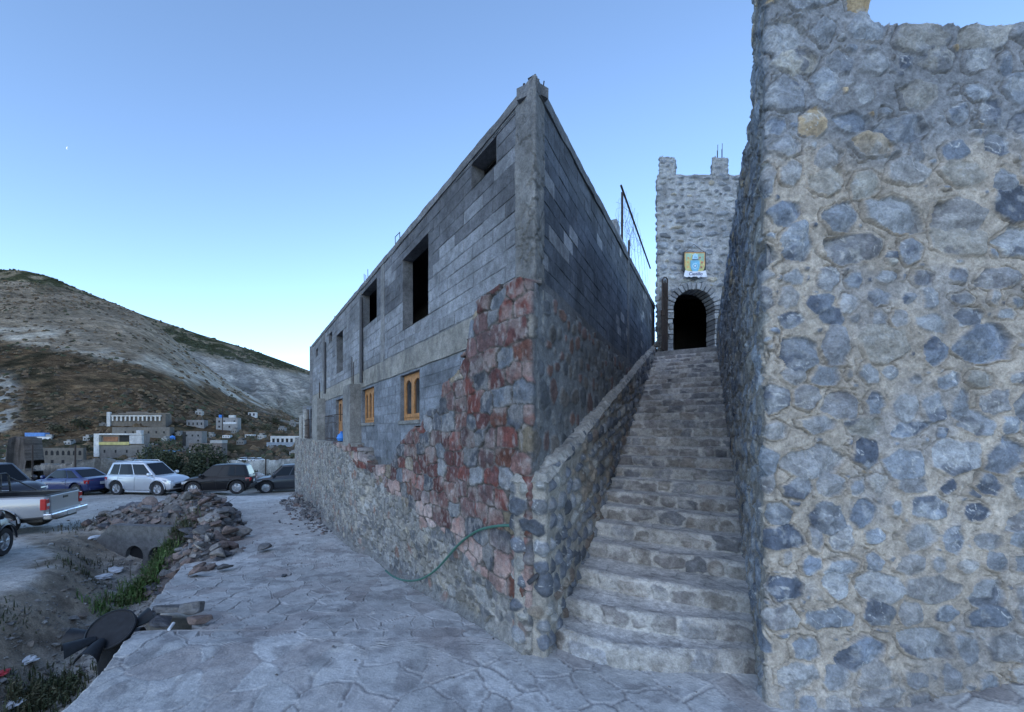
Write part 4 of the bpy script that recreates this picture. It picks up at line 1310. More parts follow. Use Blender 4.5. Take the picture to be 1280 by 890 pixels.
# the mass of the wall behind its faces: top surface, backs
q = MB()
n_in = np.array([.8725, -.489])
A_ = cor; 
q.prism([tuple(far + SP * .02), tuple(cor + np.array([.05, .05])), tuple(cor + np.array([4.2, .05])), tuple(cor + np.array([4.2, .75])), tuple(cor + np.array([1.15, .75])), tuple(far + SP * .75)], -.1, WT - .03, lambda a, b, z: Vector((a, b, z)), (.22, .22, .225))
o = q.build('core', M['rubble_far'], rw, colors=True); o.matrix_parent_inverse = RI
q = MB()
d_ = -(e_ / np.hypot(*e_)); bk = cor - d_ * .72
q.prism([tuple(bk + SP * .03), tuple(cor + np.array([.05, .05])), tuple(cor + np.array([.79, .05])), tuple(cor + np.array([.79, .6])), tuple(bk + SP * .6)], WT - .1, WT + .93, lambda a, b, z: Vector((a, b, z)), (.22, .22, .225))
o = q.build('merlon', M['rubble_far'], rw, colors=True); o.matrix_parent_inverse = RI

# ---------------------------------------------------------------- tower with the arched doorway
TY = 14.2; TX0 = 6.40; TX1 = 11.2; TZ = 11.66; TD = 4.6
tw = empty('castle_tower', ((TX0 + TX1) / 2, TY, 0), 0, 'square grey rubble stone tower with two merlons above an arched dark doorway', 'tower')
TI = Matrix.Translation(tw.location).inverted()
def tpart(o): o.matrix_parent_inverse = TI; return o
DX0, DX1 = 6.94, 8.47; DC = (DX0 + DX1) / 2; DR_ = (DX1 - DX0) / 2; SZ = step_z(NSTEP); DSP = 6.72      # doorway and springing of its arch
pts_ = [(TX0 + .56 * TD, TY + TD), (TX0, TY), (TX1, TY)]
st, f = wrapper(pts_, .05)
w = samples(st[-1], lambda w: .06 if w < st[1] - .1 else .022)
nv = 460; zv = np.linspace(3.5, TZ + .06, nv)
Wg, Zg = np.meshgrid(w, zv, indexing='ij')
x, y, _, _ = f(w); Xg = np.repeat(x[:, None], nv, 1); front = np.repeat((w >= st[1])[:, None], nv, 1)
vb, rr_, lc = blobs(Wg, Zg, 601, -.5, st[-1] + .5, 3.3, 12, (.14, .30), (1.0, 2.5), .03)
ins = sst(.0, .03, vb)
H = .055 * sst(0, .05, vb) + .05 * (fbm(Wg * 5, Zg * 5, 602) - .5) + .02 * (fbm(Wg * 16, Zg * 16, 603) - .5)
cst = palette(rr_[1], np.array([(.26, .28, .31), (.33, .34, .35), (.20, .215, .24), (.36, .33, .28), (.14, .15, .165)]), [4, 4, 3, 1, 1]) * (.75 + .3 * rr_[2] + .4 * (fbm(Wg * 6, Zg * 6, 604) - .4))[..., None]
mo = np.broadcast_to(np.array([.30, .305, .315]), cst.shape) * (.55 + .8 * fbm(Wg * 4, Zg * 4, 605))[..., None]
c = mixc(mo, cst, ins)
topj = TZ + .05 * (fbm(Wg[:, :1] * 3, Wg[:, :1] * 0, 606) - .5)
H = np.where(Zg > topj, -.2, H)
arch = front & (np.abs(Xg - DC) < DR_ + .10) & (Zg > SZ - .3) & ((Zg < DSP) | (np.hypot(Xg - DC, Zg - DSP) < DR_ + .10))
tpart(sheet('wall', f, w, Zg, H, c, M['rubble_far'], tw, ~arch))
q = MB()      # other sides, roof deck, dark passage behind the door
col_ = (.27, .275, .285)
q.box(TX1 - .3, TX1 - .02, TY + .05, TY + TD, 3.5, TZ - .05, col_)
SL = TX0 + .56 * TD
up = lambda a, b, z: Vector((a, b, z))
q.prism([(TX0 + .10, TY + .1), (TX0 + .35, TY + .1), (SL + .35, TY + TD), (SL + .10, TY + TD)], 3.5, TZ - .03, up, col_)
q.prism([(SL, TY + TD), (TX1 - .02, TY + TD), (TX1 - .02, TY + TD + .3), (SL, TY + TD + .3)], 3.5, TZ - .05, up, col_)
for za, zb_ in ((TZ - .5, TZ - .35), (8.6, 8.75)): q.prism([(TX0 + .15, TY + .1), (TX1 - .3, TY + .1), (TX1 - .3, TY + TD), (SL + .1, TY + TD)], za, zb_, up, col_)
tpart(q.build('core', M['rubble_far'], tw, colors=True))
q = MB(); q.box(DX0 - .6, DX1 + .8, TY - .25, TY + .5, SZ - .3, SZ + .035, (.22, .215, .205)); tpart(q.build('threshold', M['concrete'], tw, colors=True, bevel=.01))
q = MB()
up2 = lambda a, b, z: Vector((a + .56 * (b - TY), b, z))
for xa, xb, ya, yb, za, zb_ in ((DX0 - .30, DX1 + .35, TY + .5, TY + TD - .1, SZ - .1, SZ + .02), (DX0 - .30, DX0 - .22, TY + .3, TY + TD - .1, SZ, 8.6), (DX1 + .3, DX1 + .4, TY + .3, TY + TD - .1, SZ, 8.6), (DX0 - .3, DX1 + .4, TY + TD - .2, TY + TD - .1, SZ, 8.6)): q.prism([(xa, ya), (xb, ya), (xb, yb), (xa, yb)], za, zb_, up2)
tpart(q.build('passage', M['void'], tw))  # passage shade put into its near-black colour
# arch stones and jambs
q = MB(); ra_ = random.Random(8)
nA = 17
def vous(a0, a1, r0, r1, y0, y1, col):
    g = .012
    P = []
    for y_ in (y0, y1):
        for a, r in ((a0 + g / r0, r0), (a1 - g / r0, r0), (a1 - g / r1, r1), (a0 + g / r1, r1)):
            P.append((DC - math.cos(a) * r, y_, DSP + math.sin(a) * r))
    q.add(P, [(0, 1, 2, 3), (7, 6, 5, 4), (0, 4, 5, 1), (1, 5, 6, 2), (2, 6, 7, 3), (3, 7, 4, 0)], col)
for k in range(nA):
    a0 = math.pi * k / nA; a1 = math.pi * (k + 1) / nA
    g = ra_.uniform(.16, .30); vous(a0, a1, DR_ - .02 + ra_.uniform(-.012, .012), DR_ + ra_.uniform(.20, .32), TY - .09 - ra_.random() * .05, TY + .45, (g, g * 1.03, g * 1.1))
tpart(q.build('arch', M['rubble_far'], tw, colors=True, bevel=.02))
for sx in (-1, 1):
    q = MB(); z = SZ - .02
    while z < DSP - .02:
        h = min(ra_.uniform(.12, .22), DSP - z); g = ra_.uniform(.17, .30); wd = ra_.uniform(.14, .26)
        x0 = DC + sx * (DR_ - .015 + ra_.uniform(-.015, .01)); x1 = x0 + sx * wd
        q.box(min(x0, x1), max(x0, x1), TY - .08 - .04 * ra_.random(), TY + .45, z + .008, z + h - .008, (g, g * 1.03, g * 1.08)); z += h
    tpart(q.build('jamb', M['rubble_far'], tw, colors=True, bevel=.015))
# merlons
for px0, px1, py in ((824, 843.5, 195.5), (890, 909.5, 196)):
    a = at(px0, py, TY); b = at(px1, py, TY)
    st2, f2 = wrapper([(a.x + .45, TY + .8), (a.x, TY), (b.x, TY), (b.x + .45, TY + .8), (a.x + .46, TY + .8)], .03)
    w2 = samples(st2[-1], lambda w: .025); z2 = np.linspace(TZ - .15, a.z + .05, 34)
    W2_, Z2_ = np.meshgrid(w2, z2, indexing='ij')
    vb, rr_, lc = blobs(W2_, Z2_, 650 + int(px0), -.3, st2[-1] + .3, TZ - .3, a.z + .2, (.14, .25), (1, 2.2), .03)
    H2_ = .04 * sst(0, .05, vb) + .03 * (fbm(W2_ * 6, Z2_ * 6, 651) - .5)
    tz_ = a.z - .02 + .08 * (fbm(W2_ * 3, W2_ * 0, 652) - .5)
    c2_ = mixc(np.broadcast_to(np.array([.28, .285, .29]), W2_.shape + (3,)), palette(rr_[1], np.array([(.24, .26, .29), (.32, .33, .34), (.18, .19, .21)]), [1, 1, 1]), sst(0, .03, vb))
    H2_ = np.where(Z2_ > tz_, -.12, H2_)
    o = tpart(sheet('merlon', f2, w2, Z2_, H2_, c2_, M['rubble_far'], tw))
    q = MB(); q.prism([(a.x + .08, TY + .06), (b.x - .06, TY + .06), (b.x + .3, TY + .74), (a.x + .46, TY + .74)], TZ - .2, a.z - .04, up, (.28, .285, .29))
    q.build('cap', M['rubble_far'], o, colors=True)
    q = MB()
    n_ = 2 if px0 > 850 else 4
    for k in range(n_ * 2):
        xx = a.x + (b.x - a.x) * ((.38 + .3 * (k % n_)) if n_ == 2 else (.2 + .2 * k) % .9); yy = TY + .25 + .3 * (k // n_)
        hh = (.62 + .05 * (k % 2)) if n_ == 2 else .08 + .1 * ra_.random()
        xx += .56 * (yy - TY); q.tube([(xx, yy, a.z - .1), (xx + ra_.uniform(-.01, .01), yy, a.z + hh)], .009, 5)
    q.build('rebar', M['steel'], o)

# coat of arms board hung over the door ----------------------------------------
sg = empty('coat_of_arms_sign', at(867.5, 331, TY - .16), 0, 'painted yellow and blue coat of arms board with a white lettered scroll above the doorway', 'sign')
kk = (TY - .16) / FOC                                             # metres per photograph pixel at the sign
def S(u, v, d=0.0): return Vector((u * kk, -d, v * kk))
def flat(name, poly, d0, d1, mat, parent, bevel=0):
    q = MB(); q.prism([(a, b) for a, b in poly], d0, d1, lambda u, v, d: S(u, v, d)); return q.build(name, mat, parent, bevel=bevel)
yel = flat_mat('faded_yellow_paint', (.50, .46, .20), .7, 0, .25, 9); grn = flat_mat('pale_green_paint', (.32, .45, .33), .7, 0, .2, 9)
blu = flat_mat('pale_blue_paint', (.16, .42, .60), .6, 0, .2, 9); lbl = flat_mat('light_blue_paint', (.40, .62, .75), .6, 0, .15, 9)
ora = flat_mat('orange_paint', (.62, .30, .12), .6, 0, .2, 9); wht = flat_mat('white_paint_board', (.66, .68, .76), .6, 0, .1, 9); ink = flat_mat('blue_ink', (.03, .05, .16), .7, 0, .1, 9); redp = flat_mat('faded_red_paint', (.45, .14, .12), .7, 0, .2, 9)
shield = [(-12.5, 14.5), (12.5, 14.5), (12.5, -2), (11.5, -6.5), (9, -11), (-9, -11), (-11.5, -6.5), (-12.5, -2)]
bo = flat('board', [(-14.2, 15.6), (14.2, 15.6), (14.2, -8), (11, -12.5), (-11, -12.5), (-14.2, -8)], .0, .03, M['trim'], sg)
sh_ = flat('shield', shield, .03, .055, yel, sg)
flat('border', [(-12.5, 14.5), (12.5, 14.5), (12.5, 13.7), (-12.5, 13.7)], .055, .06, ora, sh_)
flat('border', [(-12.5, 13.7), (-11.8, 13.7), (-11.8, -2), (-12.5, -2)], .055, .06, ora, sh_)
flat('border', [(11.8, 13.7), (12.5, 13.7), (12.5, -2), (11.8, -2)], .055, .06, ora, sh_)
flat('field', [(2, 13.2), (11.5, 13.2), (11.5, 3), (5, 6)], .055, .058, grn, sh_)
flat('field', [(-11.4, 13.2), (-4, 13.2), (-5, 8), (-11.4, 4)], .055, .058, grn, sh_)
def ell(cx, cy, rx, ry, n=20, a0=0): return [(cx + rx * math.cos(a0 + 2 * math.pi * k / n), cy + ry * math.sin(a0 + 2 * math.pi * k / n)) for k in range(n)]
em = flat('emblem', [(-5.6, 4.5), (5.6, 4.5), (5.8, -2), (4.6, -7), (2.2, -10), (-2.2, -10), (-4.6, -7), (-5.8, -2)], .058, .075, blu, sg)
flat('ring', ell(-.2, -2.6, 3.4, 3.6), .075, .080, lbl, em); flat('ring', ell(-.2, -2.6, 2.5, 2.7), .080, .084, blu, em); flat('ring', ell(-.2, -2.6, 1.1, 1.2, 12), .084, .088, wht, em)
he = flat('helmet', [(-3.4, 4.9), (3.4, 4.9), (3.6, 7), (2.8, 9), (2.9, 10.4), (3.9, 11.2), (1.4, 12.2), (0, 13.2), (-1.4, 12.2), (-3.9, 11.2), (-2.9, 10.4), (-2.8, 9), (-3.6, 7)], .058, .085, lbl, sg)
flat('visor', [(-2.2, 7.6), (2.2, 7.6), (1.6, 8.8), (-1.6, 8.8)], .085, .090, blu, he); flat('visor', [(-3.6, 5.2), (3.6, 5.2), (3.4, 6.0), (-3.4, 6.0)], .085, .088, ink, he)
for cx_, cy_, s_ in ((-8.2, 7.6, 1.7), (6.3, 8, 1.6), (8.8, 2.0, 1.7), (-8.6, 2.2, 1.5), (-8.6, -3.6, 1.5), (8.2, -3.8, 1.5)):
    flat('ornament', [(cx_ + s_ * (1.0 if k % 2 == 0 else .5) * math.cos(k * math.pi / 5), cy_ + s_ * (1.0 if k % 2 == 0 else .5) * math.sin(k * math.pi / 5)) for k in range(10)], .055, .066, redp if cx_ > 0 else ora, sg)
sc_ = flat('scroll', [(-12.6, -8.2), (-9.5, -9.2), (-6, -9.6), (6, -9.6), (9.5, -9.2), (12.6, -8.2), (13.6, -12.5), (14.4, -16.2), (9.5, -16.8), (6, -15.9), (4.3, -17.6), (1.8, -15.9), (-3, -15.9), (-5, -17.2), (-7.5, -15.9), (-11, -16.9), (-14.4, -15.6), (-13.6, -12)], .075, .10, wht, sg)
cu = bpy.data.curves.new('Castillo', 'FONT'); cu.body = 'Castillo'; cu.size = 5.6 * kk; cu.align_x = 'CENTER'; cu.extrude = .003; cu.shear = .15; cu.offset = .0016
to = bpy.data.objects.new('tmp', cu); COL.objects.link(to)
dg = bpy.context.evaluated_depsgraph_get()
me = bpy.data.meshes.new_from_object(to.evaluated_get(dg)); bpy.data.objects.remove(to)
me.transform(Matrix.Translation(S(0, -14.4, .105)) @ Matrix.Rotation(math.radians(90), 4, 'X'))
lt = link('lettering', me, ink, sc_); 
q = MB(); q.tube([S(-13, 15, .02), S(0, 26, -.02), S(13, 15, .02)], .008, 5); q.build('hanging_wire', M['steel'], sg)

# iron gate standing open beside the doorway -------------------------------------
gt = empty('iron_gate', (DX0 - .20, TY - .10, SZ), 0, 'tall dark rusty iron gate leaf standing open beside the doorway', 'gate')
gt.rotation_euler = (0, 0, math.radians(-124))
ww_, hh_ = 1.05, 2.75
q = MB()
for x_ in (0, ww_): q.box(x_ - .025, x_ + .025, -.02, .02, .02, hh_ - (.0 if x_ == 0 else .35))
for z_ in (.05, 1.15, 1.9): q.box(.025, ww_ - .025, -.018, .018, z_, z_ + .05)
q.tube([(0, 0, hh_), (.3, 0, hh_ - .03), (.7, 0, hh_ - .16), (ww_, 0, hh_ - .36)], .022, 6)
q.build('gate_frame', M['steel'], gt)
q = MB(); q.box(.03, ww_ - .03, -.006, .006, .1, hh_ - .42); q.build('sheet_panel', M['steel'], gt)
q = MB()
for k in range(1, 8): q.tube([(ww_ * k / 8, .02, .05), (ww_ * k / 8, .02, hh_ - .2 - .3 * (k / 8) ** 2)], .01, 6)
q.build('bars', M['steel'], gt)
q = MB(); q.box(ww_ - .12, ww_ - .02, -.05, .05, 1.2, 1.38); q.build('lock', M['steel'], gt)

# ---------------------------------------------------------------- garden hose lying on the stone base
def LP(px, py, off):
    u, z = LW(px, py, off); return ML @ Vector((u, off, z))
hp = [LP(px, py, .17 + o) for px, py, o in ((641, 657, .03), (628, 657, .07), (612, 659, .07), (596, 664, .07), (582, 673, .07), (570, 684, .07), (558, 698, .08), (546, 711, .09), (534, 720, .11), (522, 725, .14), (510, 726, .17), (499, 724, .20), (489, 719, .24), (482, 713, .26))]
cr = []
for i in range(len(hp) - 1):
    p0, p1, p2, p3 = hp[max(i - 1, 0)], hp[i], hp[i + 1], hp[min(i + 2, len(hp) - 1)]
    for k in range(6):
        t = k / 6; cr.append(.5 * ((2 * p1) + (p2 - p0) * t + (2 * p0 - 5 * p1 + 4 * p2 - p3) * t * t + (3 * p1 - p0 - 3 * p2 + p3) * t ** 3))
cr.append(hp[-1])
cr = [Vector((p.x, p.y, max(p.z, float(pz(p.y)) + .03))) for p in cr]
q = MB(); q.tube(cr, .016, 10)
tag(q.build('garden_hose', M['hose'], smooth=True), 'green garden hose sagging from the stone corner down to the path', 'hose')
# ---------------------------------------------------------------- vehicles
def boolean_cut(o, cutters):
    bpy.context.view_layer.update()
    for c in cutters:
        m = o.modifiers.new('cut', 'BOOLEAN'); m.object = c; m.operation = 'DIFFERENCE'; m.solver = 'EXACT'
    dg = bpy.context.evaluated_depsgraph_get(); dg.update()
    me = bpy.data.meshes.new_from_object(o.evaluated_get(dg))
    old = o.data; o.modifiers.clear(); o.data = me; me.name = old.name
    for c in cutters: bpy.data.objects.remove(c)
    me.shade_smooth(); me.set_sharp_from_angle(angle=math.radians(32))


def hull(name, st, mat, parent):
    """lofted body; st rows: x, half width, z bottom, z shoulder, crown"""
    rings = []
    for x, w, zb, zt, cr in st:
        h = zt - zb
        half = [(0, zb), (w * .80, zb), (w * .95, zb + .10 * h), (w, zb + .42 * h), (w * .995, zb + .70 * h), (w * .955, zt - .06), (w * .90, zt - .01), (w * .55, zt + cr * .8), (0, zt + cr)]
        ring = [(x, y, z) for y, z in half] + [(x, -y, z) for y, z in half[-2:0:-1]]
        rings.append(ring)
    n = len(rings[0]); mb = MB(); vs = [p for r in rings for p in r]; fs = []
    for i in range(len(rings) - 1):
        for k in range(n):
            k2 = (k + 1) % n
            fs.append((i * n + k, i * n + k2, (i + 1) * n + k2, (i + 1) * n + k))
    fs.append(tuple(range(n - 1, -1, -1))); fs.append(tuple((len(rings) - 1) * n + k for k in range(n)))
    mb.add(vs, fs)
    return mb.build(name, mat, parent, smooth=True, angle=32)


def wheel(parent, x, y, r, side, wid=.22, alloy=True):
    q = MB(); T = Matrix.Translation((x, y, r)) @ Matrix.Rotation(math.radians(90), 4, 'X')
    q.lathe([(r * .62, -wid / 2), (r * .93, -wid / 2), (r, -wid / 2 + .04), (r, wid / 2 - .04), (r * .93, wid / 2), (r * .62, wid / 2)], 28, T, close=True)
    o = q.build('wheel', M['rubber'], parent, smooth=True)
    q = MB(); d = -side * (wid / 2 - .03)
    q.lathe([(.0, d - .0), (r * .12, d), (r * .14, d + side * .02), (r * .52, d + side * .035), (r * .60, d - side * .01), (r * .63, d - side * .02), (r * .63, d + side * .10)], 28, T)
    q.build('rim', M['rim'] if alloy else M['trim'], o, smooth=True)
    q = MB()
    for k in range(5 if alloy else 6):
        a = 2 * math.pi * k / 5 + .3
        for da in (-.16, .16):
            p0 = T @ Vector((r * .14 * math.cos(a), r * .14 * math.sin(a), d - side * .012)); p1 = T @ Vector((r * .58 * math.cos(a + da), r * .58 * math.sin(a + da), d - side * .008))
            q.tube([p0, p1], r * .045, 6)
    q.build('spokes', M['rim'] if alloy else M['rim'], o, smooth=True)
    q = MB(); q.lathe([(r * .18, d + side * .03), (r * .50, d + side * .04), (r * .50, d + side * .05)], 20, T); q.build('brake_disc', M['trim'], o)
    return o


def quadp(mb, A, B, C, D, s0, s1, t0, t1, off, N):
    def P(s, t): return (A * (1 - s) + B * s) * (1 - t) + (D * (1 - s) + C * s) * t + N * off
    mb.add([P(s0, t0), P(s1, t0), P(s1, t1), P(s0, t1)], [(0, 1, 2, 3)])
    return [P(s0, t0), P(s1, t0), P(s1, t1), P(s0, t1)]


def car(label, loc, rz, body, L, W, H, kind='suv', cat='car', group=None, r=.34, rails=False, rear='red', s=1.0, name=None, dark_clad=False, side_splits=(.30, .64)):
    root = empty(name or {'suv': 'parked_car', 'coupe': 'parked_car', 'hatch': 'parked_car', 'pickup': 'pickup_truck'}[kind], loc, rz, label, cat, group)
    root.scale = (s, s, s)
    hw = W / 2; bm_ = M[body]
    if kind == 'coupe':
        sh = [(-.5, .80, .42, .78, .0), (-.485, .92, .32, .88, .01), (-.43, .97, .24, .93, .02), (-.30, 1, .2, .92, .02), (-.05, 1, .19, .88, .02), (.15, 1, .19, .86, .02), (.27, .99, .2, .84, .03), (.38, .96, .22, .78, .04), (.455, .90, .26, .70, .04), (.49, .78, .34, .60, .02), (.5, .68, .4, .54, .0)]
        ch = (-.375, -.17, .075, .26)
    elif kind == 'pickup':
        sh = None; ch = None
    else:
        sh = [(-.5, .84, .46, .92, .0), (-.49, .93, .36, 1.0, .0), (-.45, .98, .28, 1.03, .01), (-.30, 1, .24, 1.03, .02), (-.05, 1, .23, 1.01, .02), (.15, 1, .23, 1.0, .02), (.25, .99, .23, .99, .03), (.36, .97, .25, .95, .05), (.44, .92, .28, .87, .05), (.485, .82, .34, .74, .03), (.5, .70, .42, .64, .0)]
        ch = (-.485, -.42, .06, .265)
    sh = [(x * L, w * hw, zb * H / 1.7 if kind != 'coupe' else zb * H / 1.38, zt * H / 1.7 if kind != 'coupe' else zt * H / 1.38, c) for x, w, zb, zt, c in sh]
    b = hull('body', sh, bm_, root)
    axf, axr = .315 * L, -.305 * L
    cutters = []
    for ax in (axf, axr):
        for sd in (-1, 1):
            q = MB(); q.lathe([(r * 1.17, -.2), (r * 1.17, .25)], 28, Matrix.Translation((ax, sd * (hw - .06), r * 1.02)) @ Matrix.Rotation(math.radians(90), 4, 'X'))
            cutters.append(q.build('cutter', None, root))
    boolean_cut(b, cutters)
    for ax in (axf, axr):
        for sd in (-1, 1):
            wheel(root, ax, sd * (hw - .13), r, sd)
    # wheel housings and arch trims
    for ax in (axf, axr):
        for sd in (-1, 1):
            q = MB(); n = 14
            pts = [(ax + math.cos(math.pi * k / n) * r * 1.19, sd * hw * .995, r * 1.02 + math.sin(math.pi * k / n) * r * 1.19) for k in range(n + 1)]
            q.tube(pts, .022, 6); q.build('wheel_arch', M['trim'] if dark_clad else bm_, root, smooth=True)
    zs = np.interp(0, [a[0] for a in sh], [a[3] for a in sh])
    x0, x1, x2, x3 = [c * L for c in ch]
    zA = np.interp(x0 * .98, [a[0] for a in sh], [a[3] for a in sh]) - .03; zB = np.interp(x3, [a[0] for a in sh], [a[3] for a in sh]) - .02
    wb, wt = hw * .925, hw * .73
    zt = H - .045
    # cabin: lower frame, roof with crown
    q = MB()
    lo = [(x0, -wb * .94, zA), (x0, wb * .94, zA), ((x0 + x3) / 2 - .1, wb, zs - .03), (x3, wb * .93, zB), (x3, -wb * .93, zB), ((x0 + x3) / 2 - .1, -wb, zs - .03)]
    hi = [(x1, -wt * .95, zt - .03), (x1, wt * .95, zt - .03), ((x1 + x2) / 2, wt, zt), (x2, wt * .95, zt - .015), (x2, -wt * .95, zt - .015), ((x1 + x2) / 2, -wt, zt)]
    top = [(x1 + .12, -wt * .6, zt + .012), (x1 + .12, wt * .6, zt + .012), ((x1 + x2) / 2, wt * .6, zt + .045), (x2 - .12, wt * .6, zt + .02), (x2 - .12, -wt * .6, zt + .02), ((x1 + x2) / 2, -wt * .6, zt + .045)]
    fs = []
    for k in range(6):
        k2 = (k + 1) % 6
        fs += [(k, k2, 6 + k2, 6 + k), (6 + k, 6 + k2, 12 + k2, 12 + k)]
    fs += [(12, 13, 14, 17), (17, 14, 15, 16)]
    q.add(lo + hi + top, fs)
    q.build('roof', bm_, root, smooth=True, bevel=.035, angle=40)
    V = Vector
    lo = [V(p) for p in lo]; hi = [V(p) for p in hi]
    # side windows: one pane per opening, split at the pillars
    for sd in (1, -1):
        if sd == 1: a, m_, c_, A2, m2, C2 = lo[1], lo[2], lo[3], hi[1], hi[2], hi[3]
        else: a, m_, c_, A2, m2, C2 = lo[0], lo[5], lo[4], hi[0], hi[5], hi[4]
        def P(s_, t_):
            if s_ < .5: l = a.lerp(m_, s_ * 2); h = A2.lerp(m2, s_ * 2)
            else: l = m_.lerp(c_, s_ * 2 - 1); h = m2.lerp(C2, s_ * 2 - 1)
            p = l.lerp(h, t_); p = p + V((0, sd * .012, .003)); return p
        spl = [.06] + list(side_splits) + [.965]
        for k in range(len(spl) - 1):
            q = MB(); s0, s1 = spl[k] + .012, spl[k + 1] - .012
            n = 6; pts = []
            for i in range(n + 1): pts.append((s0 + (s1 - s0) * i / n, .13))
            for i in range(n + 1): pts.append((s1 + (s0 - s1) * i / n, .88))
            vs = [P(*p_) for p_ in pts]; fs = [(i, i + 1, 2 * n - i, 2 * n + 1 - i) for i in range(n)]
            q.add(vs, fs); q.build('side_window', M['carglass'], root)
        # sill moulding below the glass
        q = MB(); q.tube([P(.05 + .92 * i / 8, .10) for i in range(9)], .010, 5); q.build('window_trim', M['trim'], root)
        # door joints and handles
        for k, xx in enumerate([x0 + (x3 - x0) * sp for sp in (side_splits if kind != 'coupe' else side_splits[:1])] + [x3 + .02]):
            zz = np.interp(xx, [a_[0] for a_ in sh], [a_[3] for a_ in sh])
            ww = np.interp(xx, [a_[0] for a_ in sh], [a_[1] for a_ in sh])
            q = MB(); q.tube([(xx, sd * ww * .962, zz - .06), (xx, sd * ww * .998, zz - .22), (xx - .01, sd * ww * 1.002, .33 * H / 1.7 + .2), (xx - .04, sd * ww * .97, .30)], .006, 4); q.build('door_seam', M['trim'], root)
            if k < 2 and xx < x3:
                q = MB(); q.tube([(xx + .10, sd * (ww * .995), zz - .17), (xx + .18, sd * (ww * 1.0 + .02), zz - .165), (xx + .26, sd * (ww * .995), zz - .17)], .014, 6); q.build('door_handle', bm_, root, smooth=True)
        q = MB(); mx = x3 - .22; q.lathe([(.02, -.10), (.075, -.07), (.085, 0), (.075, .07), (.02, .10)], 10, Matrix.Translation((mx, sd * (wb + .12), zB + .13)) @ Matrix.Scale(1.3, 4, (0, 0, 1)) @ Matrix.Rotation(math.radians(90), 4, 'X'))
        q.build('mirror', bm_ if body != 'p_silver' else M['p_silver'], root, smooth=True)
        # lamps
        hl = sh[-3]; xw = hl[0]
        q = MB(); zL = hl[3] - .10
        q.add([(xw - .28, sd * hl[1] * 1.035, zL + .06), (xw + .03, sd * hl[1] * 1.005, zL + .03), (xw + .17, sd * hl[1] * .83, zL - .0), (xw + .20, sd * hl[1] * .60, zL - .01), (xw + .21, sd * hl[1] * .62, zL - .12), (xw + .17, sd * hl[1] * .86, zL - .13), (xw + .04, sd * hl[1] * 1.01, zL - .11), (xw - .10, sd * hl[1] * 1.035, zL - .04)],
              [(0, 1, 6, 7), (1, 2, 5, 6), (2, 3, 4, 5)]); q.build('headlight', M['clearlamp'], root)
        tl = sh[1]; q = MB(); zT = tl[3] - .05; wv = tl[1]
        q.add([(tl[0] - .045, sd * wv * .62, zT - .02), (tl[0] - .03, sd * wv * .96, zT - .02), (tl[0] + .20, sd * wv * 1.045, zT - .03), (tl[0] + .16, sd * wv * 1.055, zT - .20), (tl[0] - .035, sd * wv * .97, zT - .22), (tl[0] - .05, sd * wv * .66, zT - .18)],
              [(0, 1, 4, 5), (1, 2, 3, 4)]); q.build('taillight', M['redlamp'], root)
        if rails:
            q = MB(); q.tube([(x1 + .15, sd * wt * .88, zt + .01), (x1 + .22, sd * wt * .88, zt + .065), (x2 - .22, sd * wt * .88, zt + .07), (x2 - .12, sd * wt * .88, zt + .015)], .02, 6); q.build('roof_rail', M['chrome'] if body == 'p_silver' else M['trim'], root, smooth=True)
    # front and rear glass
    N = V((1, 0, 1)).normalized()
    q = MB(); quadp(q, lo[4], lo[3], hi[3], hi[4], .07, .93, .10, .93, .014, N); q.build('windshield', M['carglass'], root)
    N = V((-1, 0, .5)).normalized()
    q = MB(); quadp(q, lo[0], lo[1], hi[1], hi[0], .08, .92, .16 if kind != 'coupe' else .08, .90, .014, N); q.build('rear_window', M['carglass'], root)
    # grille, bumpers, plates
    f = sh[-1]
    q = MB(); q.box(f[0] - .06, f[0] + .015, -f[1] * .78, f[1] * .78, f[3] - .18, f[3] - .04); q.build('grille', M['trim'], root, bevel=.015)
    q = MB(); q.box(f[0] - .04, f[0] + .02, -f[1] * .74, f[1] * .74, f[3] - .10, f[3] - .085); q.build('grille_bar', M['chrome'], root)
    q = MB(); q.box(f[0] - .1, f[0] + .03, -f[1] * .98, f[1] * .98, f[2] - .03, f[2] + .10); q.build('bumper', M['trim'], root, bevel=.03)
    e = sh[0]
    q = MB(); q.box(e[0] - .04, e[0] + .1, -e[1] * 1.05, e[1] * 1.05, e[2] - .10, e[2] + .09); q.build('bumper', M['trim'] if kind != 'coupe' else bm_, root, bevel=.03)
    q = MB(); q.box(e[0] - .055, e[0] - .02, -.16, .16, e[2] + .18, e[2] + .33); q.build('number_plate', M['plate'], root)
    q = MB(); q.box(-.30 * L + r * 1.2, .315 * L - r * 1.2, -hw * .96, hw * .96, .20, .30); q.build('sill', M['trim'] if dark_clad or kind == 'coupe' else bm_, root, bevel=.03)
    q = MB(); q.box(-.46 * L, .45 * L, -hw * .72, hw * .72, .22, .5); q.build('underbody', M['trim'], root)
    return root


def place(pxa, pya, Y=None, sink=0.0):
    p = ground_at(pxa, pya) if Y is None else at(pxa, pya, Y)
    return (p.x, p.y, g1(p.x, p.y) - .02 - sink)


GR = 'cars parked along the far edge of the road'
def ground_loc(px, Y):
    x = (px - PX) / FOC * Y
    return (x, Y, g1(x, Y) - .02)


